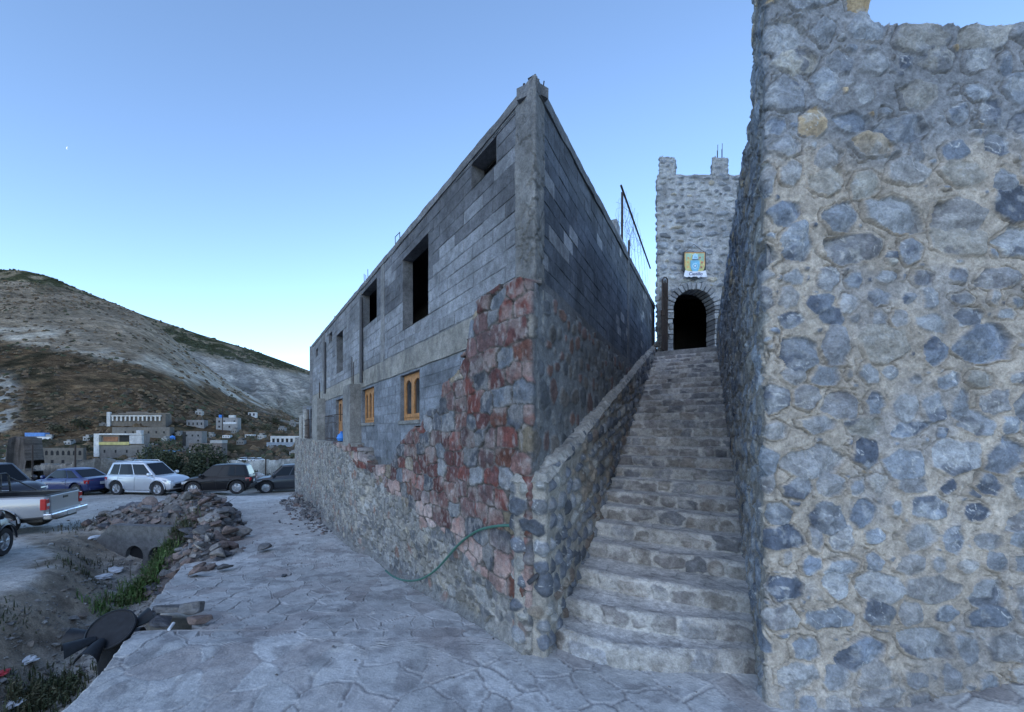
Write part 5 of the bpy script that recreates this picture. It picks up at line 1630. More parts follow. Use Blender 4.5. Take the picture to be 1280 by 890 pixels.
car('silver people carrier with roof rails, parked facing away from the blue coupe', ground_loc(187, 22.6), math.radians(-7), 'p_silver', 4.15, 1.62, 1.90, 'suv', group=GR, rails=True, r=.41, side_splits=(.28, .62))
car('dark blue two-door coupe with grey wheels in the parked row', ground_loc(92, 22.6), math.radians(171), 'p_blue', 4.05, 1.62, 1.56, 'coupe', group=GR, r=.37, side_splits=(.36,))
car('black crossover with its nose towards the silver people carrier', ground_loc(275, 23.0), math.radians(196), 'p_black', 3.5, 1.52, 1.74, 'suv', group=GR, r=.40, dark_clad=True)
car('dark grey SUV with chrome lower trim, half hidden by the building corner', ground_loc(359, 26.0), math.radians(206), 'p_grey', 3.8, 1.6, 1.82, 'suv', group=GR, r=.41, dark_clad=True)
car('dark plum SUV behind the pickup bed with its bonnet towards the blue coupe', ground_loc(-14, 17.5), math.radians(-12), 'p_plum', 4.6, 1.85, 2.0, 'suv', group=None, r=.38)
car('dark grey hatchback with alloy wheel at the edge of the gully road', ground_loc(-106, 8.15), math.radians(116), 'p_grey', 3.7, 1.6, 1.62, 'suv', group=None, r=.34)


def pickup(label, loc, rz, s=1.0):
    root = empty('pickup_truck', loc, rz, label, 'pickup truck'); root.scale = (s, s, s)
    bm_ = M['p_pewter']; hw = .93
    rows = [(-2.72, .96, .52, 1.20, 0), (-2.68, .99, .50, 1.22, 0), (-2.3, 1, .48, 1.23, 0), (-1.6, 1.0, .46, 1.23, 0), (-.4, 1, .42, 1.22, 0), (.0, 1, .40, 1.2, 0), (1.0, 1, .4, 1.2, .02), (1.5, .99, .4, 1.19, .04), (2.2, .97, .42, 1.13, .05), (2.6, .9, .48, 1.04, .03), (2.72, .8, .55, .92, 0)]
    b = hull('body', [(x, w * hw, zb, zt, c) for x, w, zb, zt, c in rows], bm_, root)
    cut = []
    r = .40
    for ax in (1.72, -1.62):
        for sd in (-1, 1):
            q = MB(); q.lathe([(r * 1.2, -.22), (r * 1.2, .3)], 28, Matrix.Translation((ax, sd * (hw - .06), r * 1.02)) @ Matrix.Rotation(math.radians(90), 4, 'X')); cut.append(q.build('cutter', None, root))
    q = MB(); q.box(-2.64, -.55, -hw * .80, hw * .80, .74, 1.6); cut.append(q.build('cutter', None, root))
    boolean_cut(b, cut)
    for ax in (1.72, -1.62):
        for sd in (-1, 1):
            wheel(root, ax, sd * (hw - .14), r, sd, .26)
            q = MB(); n = 14
            q.tube([(ax + math.cos(math.pi * k / n) * r * 1.21, sd * hw * .995, r * 1.02 + math.sin(math.pi * k / n) * r * 1.21) for k in range(n + 1)], .028, 6); q.build('wheel_arch', bm_, root, smooth=True)
    q = MB(); q.box(-2.62, -.57, -hw * .79, hw * .79, .745, .765); 
    q.box(-2.63, -2.615, -hw * .79, hw * .79, .765, 1.21).box(-.565, -.555, -hw * .79, hw * .79, .765, 1.21).box(-2.615, -.565, hw * .785, hw * .797, .765, 1.21).box(-2.615, -.565, -hw * .797, -hw * .785, .765, 1.21)
    q.build('bed_liner', M['trim'], root)
    q = MB()
    for sd in (-1, 1): q.box(-2.66, -.55, sd * hw * .86 - .05, sd * hw * .86 + .05, 1.225, 1.25)
    q.box(-2.70, -2.62, -hw * .86, hw * .86, 1.215, 1.245); q.build('bed_rail', M['trim'], root, bevel=.01)
    # cab
    lo = [(-.52, -.86, 1.15), (-.52, .86, 1.15), (1.38, .84, 1.16), (1.38, -.84, 1.16)]; hi = [(-.42, -.70, 1.80), (-.42, .70, 1.80), (.62, .68, 1.81), (.62, -.68, 1.81)]; tp = [(-.30, -.5, 1.86), (-.30, .5, 1.86), (.48, .48, 1.86), (.48, -.48, 1.86)]
    q = MB(); fs = []
    for k in range(4):
        k2 = (k + 1) % 4; fs += [(k, k2, 4 + k2, 4 + k), (4 + k, 4 + k2, 8 + k2, 8 + k)]
    q.add(lo + hi + tp, fs + [(8, 9, 10, 11)]); q.build('roof', bm_, root, smooth=True, bevel=.035, angle=40)
    V = Vector; lo = [V(p) for p in lo]; hi = [V(p) for p in hi]
    for A, B, C, D, N, nm, rng_ in ((lo[0], lo[1], hi[1], hi[0], V((-1, 0, .1)), 'rear_window', (.08, .92)), (lo[3], lo[2], hi[2], hi[3], V((1, 0, .7)).normalized(), 'windshield', (.06, .94)),
                                    (lo[1], lo[2], hi[2], hi[1], V((0, 1, .2)), 'side_window', (.10, .88)), (lo[0], lo[3], hi[3], hi[0], V((0, -1, .2)), 'side_window', (.10, .88))):
        q = MB(); quadp(q, A, B, C, D, rng_[0], rng_[1], .14, .88, .014, N); q.build(nm, M['carglass'], root)
    # rack behind the cab
    q = MB()
    for sd in (-1, 1):
        q.tube([(-.86, sd * .80, 1.24), (-.86, sd * .70, 1.80), (-.86, sd * .60, 1.88)], .028, 6); q.tube([(-1.55, sd * .80, 1.25), (-.90, sd * .72, 1.72)], .024, 6)
    q.tube([(-.86, -.6, 1.88), (-.86, .6, 1.88)], .028, 6); q.tube([(-.86, -.78, 1.45), (-.86, .78, 1.45)], .02, 6)
    for y in (-.4, -.13, .13, .4): q.tube([(-.86, y, 1.26), (-.86, y, 1.88)], .018, 6)
    q.build('headache_rack', M['trim'], root)
    # tail
    q = MB(); q.box(-2.752, -2.70, -.70, .70, .66, 1.21); tg = q.build('tailgate', bm_, root, bevel=.02)
    q = MB(); q.box(-2.765, -2.74, -.12, .12, 1.06, 1.13); q.build('handle', M['trim'], tg)
    for sd in (-1, 1):
        q = MB(); q.box(-2.755, -2.60, sd * .84 - .075, sd * .84 + .095, .78, 1.14); tl = q.build('taillight', M['redlamp'], root, bevel=.02)
        q = MB(); q.box(-2.762, -2.75, sd * .82 - .06, sd * .82 + .07, .90, .99); q.build('reversing_lamp', M['clearlamp'], tl)
        q = MB(); q.box(-.1, .3, sd * .93 - .02, sd * .93 + .012, .98, 1.02); q.build('door_handle', M['trim'], root)
        q = MB(); q.box(1.0, 1.15, sd * 1.0 - .12, sd * 1.0 + .1, 1.2, 1.42); q.build('mirror', M['trim'], root, bevel=.03)
        q = MB(); q.box(2.52, 2.68, sd * .66 - .14, sd * .66 + .14, .78, .96); q.build('headlight', M['clearlamp'], root, bevel=.02)
    q = MB(); q.box(-2.90, -2.68, -.94, .94, .48, .66); bp_ = q.build('bumper', M['chrome'], root, bevel=.03)
    q = MB(); q.box(-2.93, -2.895, -.17, .17, .50, .64); q.build('number_plate', M['plate'], bp_)
    q = MB(); q.box(-2.80, -2.7, -.5, .5, .40, .47); q.build('tow_step', M['trim'], root)
    q = MB(); q.box(-2.5, 2.4, -.62, .62, .36, .6); q.build('underbody', M['trim'], root)
    q = MB(); q.box(2.66, 2.76, -.6, .6, .62, .86); q.build('grille', M['trim'], root, bevel=.02)
    return root


pickup('dusty silver pickup truck with a black rack behind its cab and a red taillight', ground_loc(-57, 11.9), math.radians(199), .95)
# ---------------------------------------------------------------- rock heap, rubble, gully furniture
def rock_mats():
    out = []
    for k, c in enumerate([(.17, .165, .165), (.175, .132, .12), (.235, .22, .21), (.115, .115, .125), (.215, .168, .15)]):
        m, nt, b = new_mat('broken_rock_%d' % k)
        N = nt.nodes; L = nt.links
        tc = N.new('ShaderNodeTexCoord'); oi = N.new('ShaderNodeObjectInfo')
        mp = N.new('ShaderNodeVectorMath'); mp.operation = 'ADD'; L.new(tc.outputs['Object'], mp.inputs[0])
        sc = N.new('ShaderNodeVectorMath'); sc.operation = 'SCALE'; sc.inputs[0].default_value = (7, 13, 5); L.new(oi.outputs['Random'], sc.inputs['Scale']); L.new(sc.outputs[0], mp.inputs[1])
        n1 = N.new('ShaderNodeTexNoise'); n1.inputs['Scale'].default_value = 2.2; n1.inputs['Detail'].default_value = 9; n1.inputs['Roughness'].default_value = .7; L.new(mp.outputs[0], n1.inputs['Vector'])
        r1 = N.new('ShaderNodeMapRange'); r1.inputs[1].default_value = .3; r1.inputs[2].default_value = .7; r1.inputs[3].default_value = .55; r1.inputs[4].default_value = 1.45; L.new(n1.outputs['Fac'], r1.inputs[0])
        r2 = N.new('ShaderNodeMapRange'); r2.inputs[3].default_value = .72; r2.inputs[4].default_value = 1.3; L.new(oi.outputs['Random'], r2.inputs[0])
        mu = N.new('ShaderNodeMath'); mu.operation = 'MULTIPLY'; L.new(r1.outputs[0], mu.inputs[0]); L.new(r2.outputs[0], mu.inputs[1])
        vm = N.new('ShaderNodeVectorMath'); vm.operation = 'SCALE'; vm.inputs[0].default_value = c; L.new(mu.outputs[0], vm.inputs['Scale']); L.new(vm.outputs[0], b.inputs['Base Color'])
        b.inputs['Roughness'].default_value = .95; b.inputs['Specular IOR Level'].default_value = .2
        bp = N.new('ShaderNodeBump'); bp.inputs['Strength'].default_value = .6; bp.inputs['Distance'].default_value = .12; L.new(n1.outputs['Fac'], bp.inputs['Height']); L.new(bp.outputs['Normal'], b.inputs['Normal'])
        out.append(m)
    return out


RM = rock_mats()
RME = []
for k in range(10):
    for c in range(5):
        vs, fs = ROCKV[k]
        me = bpy.data.meshes.new('rock'); me.from_pydata(vs.tolist(), [], fs)
        bm = bmesh.new(); bm.from_mesh(me); bmesh.ops.recalc_face_normals(bm, faces=bm.faces)
        bmesh.ops.bevel(bm, geom=[e for e in bm.edges if len(e.link_faces) == 2], offset=.06, segments=1, affect='EDGES'); bm.to_mesh(me); bm.free()
        me.materials.append(RM[c]); RME.append(me)


def rock(x, y, z, s, R, label, group, name='rock', sq=None, mat=None):
    me = RME[R.randrange(10) * 5 + (R.randrange(5) if mat is None else mat)]
    o = bpy.data.objects.new(name, me); COL.objects.link(o)
    o.location = (x, y, z); o.rotation_euler = (R.uniform(-.5, .5), R.uniform(-.5, .5), R.uniform(0, 6.28))
    q = sq or (R.uniform(.85, 1.3), R.uniform(.7, 1.0), R.uniform(.6, .9))
    o.scale = (s * q[0], s * q[1], s * q[2])
    return tag(o, label, 'rock', group)


R = random.Random(21)
n = 0; placed = []
tries = 0
while n < 286 and tries < 150000:
    tries += 1
    x = R.uniform(-13.6, -4.9); y = R.uniform(7.0, 16.4)
    h = float(heap(np.array([x]), np.array([y]))[0])
    if h < .05 or (y < 12.45 and x < -9.3): continue
    d = math.hypot(x, y)
    s = R.choice((.14, .17, .20, .23, .26, .30)) * (1.08 if h > .3 else .8)
    if any((x - a) ** 2 + (y - b) ** 2 < (.52 * (s + c)) ** 2 for a, b, c in placed): continue
    placed.append((x, y, s)); n += 1
    rock(x, y, g1(x, y) + s * R.uniform(.25, .6), s, R, 'broken grey or reddish rock in the heap between the path and the culvert', 'rocks of the heap beside the path')
big = [(-5.30, 7.35, .21, 1, 'large squared pinkish rock at the near tip of the heap'), (-5.45, 7.85, .20, 4, 'flat topped reddish rock leaning on the squared rock at the heap tip'), (-5.05, 7.75, .17, 0, 'grey rock lying on the path beside the squared rock of the heap tip'),
       (-5.75, 8.7, .25, 2, 'big pale rock in the middle of the near heap slope'), (-5.15, 9.35, .21, 0, 'grey wedge shaped rock at the path side of the heap')]
for x, y, s, m_, l in big:
    rock(x, y, max(g1(x, y), float(pz(y))) + s * .5, s, R, l, 'rocks of the heap beside the path', mat=m_, sq=(1.15, .95, .85))

# the rest of the heap: the smaller stones filling the gaps
R3 = np.random.default_rng(31); pts, szs = [], []
while len(pts) < 1500:
    x = R3.uniform(-13.6, -4.9); y = R3.uniform(7.0, 16.4); h = float(heap(np.array([x]), np.array([y]))[0])
    if h < .04 or (y < 12.4 and x < -9.3): continue
    s = float(np.clip(R3.lognormal(-2.45, .4), .04, .19)); pts.append((x, y, g1(x, y) + s * .35)); szs.append(s)
tag(stones('heap_stones', pts, szs, [(.17, .165, .165), (.175, .135, .12), (.235, .22, .21), (.115, .115, .125), (.21, .165, .15)], 12), 'smaller broken stones filling the gaps of the rock heap', 'stones', kind='stuff')
pts, szs = [], []
for _ in range(260):
    y = R3.uniform(3.0, 14); x = R3.uniform(float(PLX(y)) + .1, float(BX(y)) - .3 if y > 4.3 else 2.2); s = float(np.clip(R3.lognormal(-4.6, .5), .005, .03))
    pts.append((x, y, float(pz(y)) + .012 + s * .3)); szs.append(s)
tag(stones('pebbles', pts, szs, [(.24, .23, .22), (.17, .16, .155), (.3, .29, .27)], 13), 'tiny pebbles and grit strewn over the paved path', 'pebbles', kind='stuff')

# rubble against the foot of the building
n = 0
tries = 0; placed = []
while n < 46 and tries < 9000:
    tries += 1
    u = R.uniform(8.6, 17.5); off = R.uniform(.30, 1.25) * (1 - .45 * (u < 11.5))
    k = max(0, 1 - (off - .3) / (.95 if u > 11.5 else .5))
    p = ML @ Vector((u, off, 0)); s = R.uniform(.08, .17) if u > 10.5 else R.uniform(.06, .12)
    if any((p.x - a) ** 2 + (p.y - b) ** 2 < (.6 * (s + c)) ** 2 for a, b, c in placed): continue
    placed.append((p.x, p.y, s)); n += 1
    rock(p.x, p.y, float(pz(p.y)) + .55 * k ** 1.3 * R.uniform(.3, 1) * (u > 11.2) + s * .3, s, R, 'small dark broken rock in the rubble at the foot of the building', 'rubble stones at the foot of the building')
# a skirt of finer debris under the rubble
pts, szs = [], []
R2 = np.random.default_rng(77)
for _ in range(420):
    u = R2.uniform(8.4, 17.6); off = .3 + abs(R2.normal(0, .42)); p = ML @ Vector((u, off, 0)); s = float(R2.uniform(.02, .075))
    pts.append((p.x, p.y, float(pz(p.y)) + s * .3 + max(0, .42 - .5 * (off - .3)) * R2.uniform(0, 1) * (u > 11))); szs.append(s)
tag(stones('rubble_debris', pts, szs, [(.15, .14, .14), (.22, .2, .19), (.1, .1, .11)], 8), 'fine stone chips spilled round the rubble at the wall foot', 'debris', kind='stuff')
for px, py, s, l in ((449, 558, .14, 'dark stone left on the ledge under the concrete pilaster'), (456, 566, .16, 'reddish stone on the ledge beside the dark stone under the pilaster'), (463, 572, .13, 'small grey stone at the low end of the ledge stones')):
    u, z = LW(px, py, .2); p = ML @ Vector((u, .18, z)); rock(p.x, p.y, p.z, s, R, l, None)

# broken edge of the path: flat stones
for px, py, Y, s, m_, l, q in ((212, 757, 5.05, .24, 0, 'flat grey slab of stone at the broken path edge, beside the black tub', (1.45, .8, .36)), (240, 757, 5.0, .19, 0, 'rounded grey stone set in the broken path edge', (1.1, .9, .75)), (205, 775, 4.85, .20, 3, 'dark flat stone wedged under the path edge slab', (1.3, .8, .45)), (248, 772, 4.8, .15, 1, 'brown stone at the inner end of the path break', (1.1, .8, .7)), (190, 766, 4.95, .13, 3, 'small dark stone between the tub and the path edge slab', (1, .8, .6))):
    p = at(px, py, Y); o = rock(p.x, p.y, p.z - .02, s, R, l, None, mat=m_, sq=q); o.rotation_euler = (R.uniform(-.08, .08), R.uniform(-.08, .08), R.uniform(-.4, .4))
q = MB(); a = at(211, 787, 4.62); b = at(217, 779, 4.75); q.tube([a, b], .017, 10); tag(q.build('pipe_stub', M['white'], smooth=True), 'short white plastic pipe stub in the broken path edge', 'pipe')

# culvert headwall
hx, hy = -10.75, 12.05
hd = empty('culvert_headwall', (hx, hy, -1.6), math.radians(-8), 'grey concrete culvert headwall with two round pipe openings at the end of the gully', 'culvert')
o_ = MB()
P = [(-2.05, -.25), (-.55, 1.08), (1.55, 1.08), (1.55, -.4), (-2.05, -.4)]
o_.prism(P, -.12, .14, lambda u, w_, d: Vector((u, d, w_)))
hb = o_.build('headwall', M['concrete'], hd)
cut = []
for cx in (.28, 1.08):
    q = MB(); q.lathe([(.31, -.5), (.31, .5)], 28, Matrix.Translation((cx, 0, .17)) @ Matrix.Rotation(math.radians(90), 4, 'X')); cut.append(q.build('cutter', None, hd))
boolean_cut(hb, cut)
for a_ in list(hb.data.color_attributes): hb.data.color_attributes.remove(a_)
a_ = hb.data.color_attributes.new('Col', 'FLOAT_COLOR', 'POINT'); a_.data.foreach_set('color', np.tile(np.array([.165, .16, .155, 1], np.float32), len(hb.data.vertices)))
for cx in (.28, 1.08):
    q = MB(); q.lathe([(.30, .0), (.30, 1.6), (0.001, 1.6)], 28, Matrix.Translation((cx, .0, .17)) @ Matrix.Rotation(math.radians(-90), 4, 'X')); q.build('pipe', M['void'], hd, smooth=True)

# black plastic tub with scoops
tb0 = at(140, 790, 4.62)
tb = empty('plastic_tub', (tb0.x, tb0.y, tb0.z + .02), 0, 'round black plastic tub ringed with flared scoops leaning on the path edge', 'tub')
tilt = Matrix.Rotation(math.radians(40), 4, 'X') @ Matrix.Rotation(math.radians(10), 4, 'Y')
q = MB(); q.lathe([(.20, -.26), (.255, -.02), (.285, .0), (.285, .035), (.255, .035), (.245, .0), (.19, -.028), (0.001, -.03)], 36, tilt); q.build('tub', M['blackplastic'], tb, smooth=True)
q = MB(); q.lathe([(.262, .036), (.275, .052), (.290, .045), (.292, .0), (.288, -.012)], 36, tilt); q.build('rim', M['blackplastic'], tb, smooth=True)
for ang, ln, dr in ((142, .30, -.02), (188, .36, -.05), (232, .32, -.10), (276, .26, -.20), (62, .27, .04), (15, .18, -.12)):
    a = math.radians(ang); q = MB(); d1 = Vector((math.cos(a), math.sin(a), 0)); d2 = Vector((-math.sin(a), math.cos(a), 0)); pr = []
    for i in range(5):
        t = i / 4; r0 = .17 + ln * t * 1.0; hw_ = .06 + .095 * t
        ring = [d1 * r0 + d2 * (hw_ * math.sin(b_)) + Vector((0, 0, dr * t ** 1.2 - .05 + (.05 + .13 * t) * math.cos(b_) - .02)) for b_ in np.linspace(-1.35, 1.35, 9)]
        ring2 = [p_ - Vector((0, 0, .012)) for p_ in ring]
        pr.append(ring + ring2[::-1])
    nn = len(pr[0]); vs = [p_ for r_ in pr for p_ in r_]; fs = []
    for i in range(4):
        for k in range(nn): fs.append((i * nn + k, i * nn + (k + 1) % nn, (i + 1) * nn + (k + 1) % nn, (i + 1) * nn + k))
    fs += [tuple(range(nn)), tuple(4 * nn + k for k in range(nn))]
    q.add(vs, fs); q.build('scoop', M['blackplastic'], tb, smooth=True)
q = MB(); q.lathe([(.14, -.75), (.16, -.4), (.20, -.12)], 20); q.build('stem', M['blackplastic'], tb, smooth=True)

tb.scale = (.82, .82, .82)
# litter
def litter(name, px, py, s, mat, label, seed, cat, flatness=.25, up=0):
    Rl = random.Random(seed); p = ground_at(px, py) if up == 0 else at(px, py, up)
    bm = bmesh.new(); bmesh.ops.create_icosphere(bm, subdivisions=3, radius=s)
    for v in bm.verts:
        k = .6 + .9 * float(vn(np.array([v.co.x * 9 / s * .3 + seed]), np.array([v.co.y * 9 / s * .3 + v.co.z * 5 / s]), seed)[0])
        v.co = Vector((v.co.x * 1.5 * k, v.co.y * k, max(-.3 * s, v.co.z * flatness * 2 * k)))
    me = bpy.data.meshes.new(name); bm.to_mesh(me); bm.free(); me.shade_smooth(); me.set_sharp_from_angle(angle=math.radians(30))
    o = link(name, me, mat); o.location = (p.x, p.y, p.z + .02); o.rotation_euler = (0, 0, Rl.uniform(0, 6)); return tag(o, label, cat)


litter('plastic_bag', 125, 723, .14, M['white'], 'crumpled white plastic bag in the gully nearest the culvert weeds', 1, 'bag')
litter('plastic_bag', 143, 714, .15, M['white'], 'larger crumpled white bag lying beside another in the gully', 2, 'bag')
litter('plastic_bag', 122, 672, .13, M['white'], 'pale rag of plastic on the bank above the culvert headwall', 3, 'bag')
litter('paper_scrap', 33, 828, .09, M['white'], 'pale scrap of paper among the stones of the gully bed', 4, 'paper')
litter('plastic_bag', 14, 882, .08, M['white'], 'small white plastic scrap low in the gully', 5, 'bag')
litter('red_wrapper', 2, 843, .06, M['red'], 'red wrapper lying in the gully', 6, 'wrapper')
pp = at(355, 726, 490 * 2.80 / 186)
o = litter('dry_leaf', 0, 0, .045, M['darkpipe'], 'dry curled leaf lying alone on the paved path', 7, 'leaf', .2, up=7.0); o.location = (pp.x, pp.y, float(pz(pp.y)) + .03)

# ---------------------------------------------------------------- plants
def leafcloud(name, ctr, rad, count, ls, cols, seed, parent=None, lobes=9, mat='leaf', gap=.0):
    """leaf sized faces in clumps through a crown"""
    R = np.random.default_rng(seed); rad = np.array(rad)
    L = []
    for k in range(lobes):
        d = R.normal(0, 1, 3); d /= np.linalg.norm(d); L.append((d * R.uniform(.25, .72), R.uniform(.26, .5)))
    k = R.integers(0, lobes, count); d = R.normal(0, 1, (count, 3)); d /= np.linalg.norm(d, axis=1)[:, None]
    c = np.array([l[0] for l in L])[k] + d * (np.array([l[1] for l in L])[k] * R.uniform(.55, 1.1, count) ** .6)[:, None]
    c = c * rad + np.array(ctr)
    n = R.normal(0, 1, (count, 3)); n[:, 2] += .6; n /= np.linalg.norm(n, axis=1)[:, None]
    t = np.cross(n, R.normal(0, 1, (count, 3))); t /= np.linalg.norm(t, axis=1)[:, None]; b = np.cross(n, t)
    s = ls * R.uniform(.6, 1.3, count)[:, None]
    V = np.stack([c - t * s * .5, c + b * s * .3, c + t * s * .6, c - b * s * .3], 1).reshape(-1, 3)
    F = np.arange(count * 4).reshape(-1, 4)
    me = bpy.data.meshes.new(name); me.from_pydata(V.tolist(), [], F.tolist())
    cc = np.array(cols)[(k + R.integers(0, 2, count)) % len(cols)] * R.uniform(.7, 1.3, (count, 1))
    a = me.color_attributes.new('Col', 'FLOAT_COLOR', 'POINT'); a.data.foreach_set('color', np.hstack([np.repeat(cc, 4, 0), np.ones((count * 4, 1))]).astype(np.float32).ravel())
    return link(name, me, M[mat], parent)


def tree(name, loc, h, w_, count, ls, cols, seed, label, cat='tree', group=None, stem=.25):
    root = empty(name, loc, 0, label, cat, group); R = random.Random(seed)
    q = MB(); q.tube([(0, 0, -.3), (.05, .02, h * .25), (.0, .05, h * .5), (.08, 0, h * .8)], w_ * .045 + .03, 7, (.07, .055, .045), r1=.02)
    for k in range(6):
        a = k * 1.05 + R.random(); z = h * R.uniform(.2, .5)
        q.tube([(0.02, .02, z), (math.cos(a) * w_ * .25, math.sin(a) * w_ * .25, z + h * .18), (math.cos(a) * w_ * .42, math.sin(a) * w_ * .42, z + h * .32)], w_ * .018 + .012, 5, (.07, .055, .045), r1=.01)
    q.build('trunk', M['leaf'], root, colors=True)
    leafcloud('crown', (0, 0, h * (.5 + stem * .35)), (w_ * .62, w_ * .62, h * .55), count, ls, cols, seed, root, lobes=14)
    return root


G2 = [(.040, .052, .028), (.055, .066, .034), (.03, .04, .024), (.07, .075, .042)]
def far_ground(px, Y): x = (px - PX) / FOC * Y; return (x, Y, g1(x, Y))
x, y, z = far_ground(209, 27.5); tree('bushy_tree', (x, y, z - .5), 3.3, 3.8, 6500, .17, G2, 1, 'dense dark green bush behind the silver people carrier', 'bush')
x, y, z = far_ground(246, 27.0); tree('bushy_tree', (x, y, z - .5), 3.2, 3.5, 6000, .17, G2, 2, 'rounded dark green bush between the silver people carrier and the black crossover', 'bush')
x, y, z = far_ground(285, 33); tree('bushy_tree', (x, y, z - .4), 2.0, 2.6, 2200, .16, G2, 3, 'low dull green bush above the roof of the black crossover', 'bush')
x, y, z = far_ground(322, 34); tree('bushy_tree', (x, y, z - .4), 1.9, 2.6, 2200, .16, G2, 4, 'low scrubby bush in the gap before the dark grey SUV', 'bush')


def weeds(name, pts, h, count, label, seed, cols, cat='weeds', spread=.25):
    R = np.random.default_rng(seed); mb = MB()
    for k in range(count):
        bx, by = pts[R.integers(0, len(pts))]
        x = bx + R.normal(0, spread); y = by + R.normal(0, spread); z = g1(x, y) - .03
        hh = h * R.uniform(.35, 1.1); a = R.uniform(0, 6.28); le = R.uniform(.05, .5) * hh; w_ = R.uniform(.006, .013)
        c = np.array(cols[R.integers(0, len(cols))]) * R.uniform(.7, 1.3)
        p = [Vector((x, y, z)), Vector((x + math.cos(a) * le * .3, y + math.sin(a) * le * .3, z + hh * .55)), Vector((x + math.cos(a) * le, y + math.sin(a) * le, z + hh))]
        sd = Vector((-math.sin(a), math.cos(a), 0)) * w_
        mb.add([p[0] - sd, p[0] + sd, p[1] + sd * .9, p[1] - sd * .9, p[2]], [(0, 1, 2, 3), (3, 2, 4)], tuple(c))
        if R.random() < .7:                     # small leaves along the stalk
            for t in (.35, .55, .75):
                q0 = p[0].lerp(p[2], t); b_ = R.uniform(0, 6.28); d = Vector((math.cos(b_), math.sin(b_), .5)) * hh * .17; e_ = Vector((-math.sin(b_), math.cos(b_), 0)) * .018
                mb.add([q0, q0 + d * .5 + e_, q0 + d, q0 + d * .5 - e_], [(0, 1, 2, 3)], tuple(c * 1.15))
    return tag(mb.build(name, M['leaf'], colors=True), label, cat)


GW = [(.10, .18, .05), (.075, .14, .04), (.14, .19, .07), (.14, .145, .07)]
def gp(px, py): p = ground_at(px, py); return (p.x, p.y)
weeds('weed_clump', [gp(192, 722), gp(200, 712), gp(184, 735), gp(205, 706), gp(176, 742)], .50, 1500, 'tall bright green weeds growing below the rock heap at the path edge', 1, GW, spread=.17)
weeds('weed_clump', [gp(128, 765), gp(150, 755), gp(170, 752)], .28, 420, 'small green weed tuft in the gully behind the black tub', 2, GW, spread=.16)
weeds('weed_clump', [gp(55, 868), gp(72, 862), (gp(66, 880))], .24, 520, 'dark green weeds on the bank under the path edge before the tub', 3, [(.05, .065, .03), (.07, .075, .04)], spread=.2)
weeds('weed_clump', [gp(38, 882)], .30, 260, 'dry grass tuft low in the gully', 4, [(.10, .09, .05), (.07, .075, .04)], spread=.12)
weeds('weed_clump', [gp(110, 655), gp(128, 648), gp(95, 662)], .20, 190, 'sparse dull weeds along the crumbling road shoulder', 5, [(.07, .075, .045), (.10, .085, .055)], spread=.35)['kind'] = 'stuff'
weeds('weed_clump', [gp(95, 712), gp(115, 706)], .20, 170, 'dull weeds on the gully bank under the road shoulder', 6, [(.05, .06, .03), (.07, .07, .04)], spread=.3)['kind'] = 'stuff'
weeds('weed_clump', [gp(3, 768)], .2, 90, 'dull weeds on the steep dirt bank of the gully', 7, [(.05, .06, .03)], spread=.2)
weeds('weed_clump', [gp(222, 668), gp(214, 678)], .45, 420, 'dry grey green weeds between the culvert and the rock heap', 8, [(.09, .09, .05), (.065, .08, .04)], spread=.25)

# ---------------------------------------------------------------- village across the valley
def hill_hit(px, py):
    Y = np.arange(62, 425, .5); a, b = ray(px, py)
    d = CAMZ + b * Y - hill_front_z(a * Y, Y)
    k = np.nonzero(d <= 0)[0]
    return float(Y[k[0]]) if len(k) else 300.0


def windows(mb_parent, w_, h, rows, cols, z0, z1, d, mat, ws, hs, name='window', skip=None, arch=False, R=None):
    for r in range(rows):
        for c in range(cols):
            if skip and R.random() < skip: continue
            cx = -w_ / 2 + w_ * (c + .5) / cols; cz = z0 + (z1 - z0) * (r + .5) / rows
            q = MB()
            if arch:
                P = [(cx - ws / 2, cz - hs / 2), (cx + ws / 2, cz - hs / 2)] + [(cx + ws / 2 * math.cos(t), cz + hs * .1 + hs * .42 * math.sin(t)) for t in np.linspace(0, math.pi, 9)]
            else: P = [(cx - ws / 2, cz - hs / 2), (cx + ws / 2, cz - hs / 2), (cx + ws / 2, cz + hs / 2), (cx - ws / 2, cz + hs / 2)]
            q.prism(P, d - .12, d + .05, lambda u, w2, dd: Vector((u, -dd, w2))); q.build(name, mat, mb_parent)


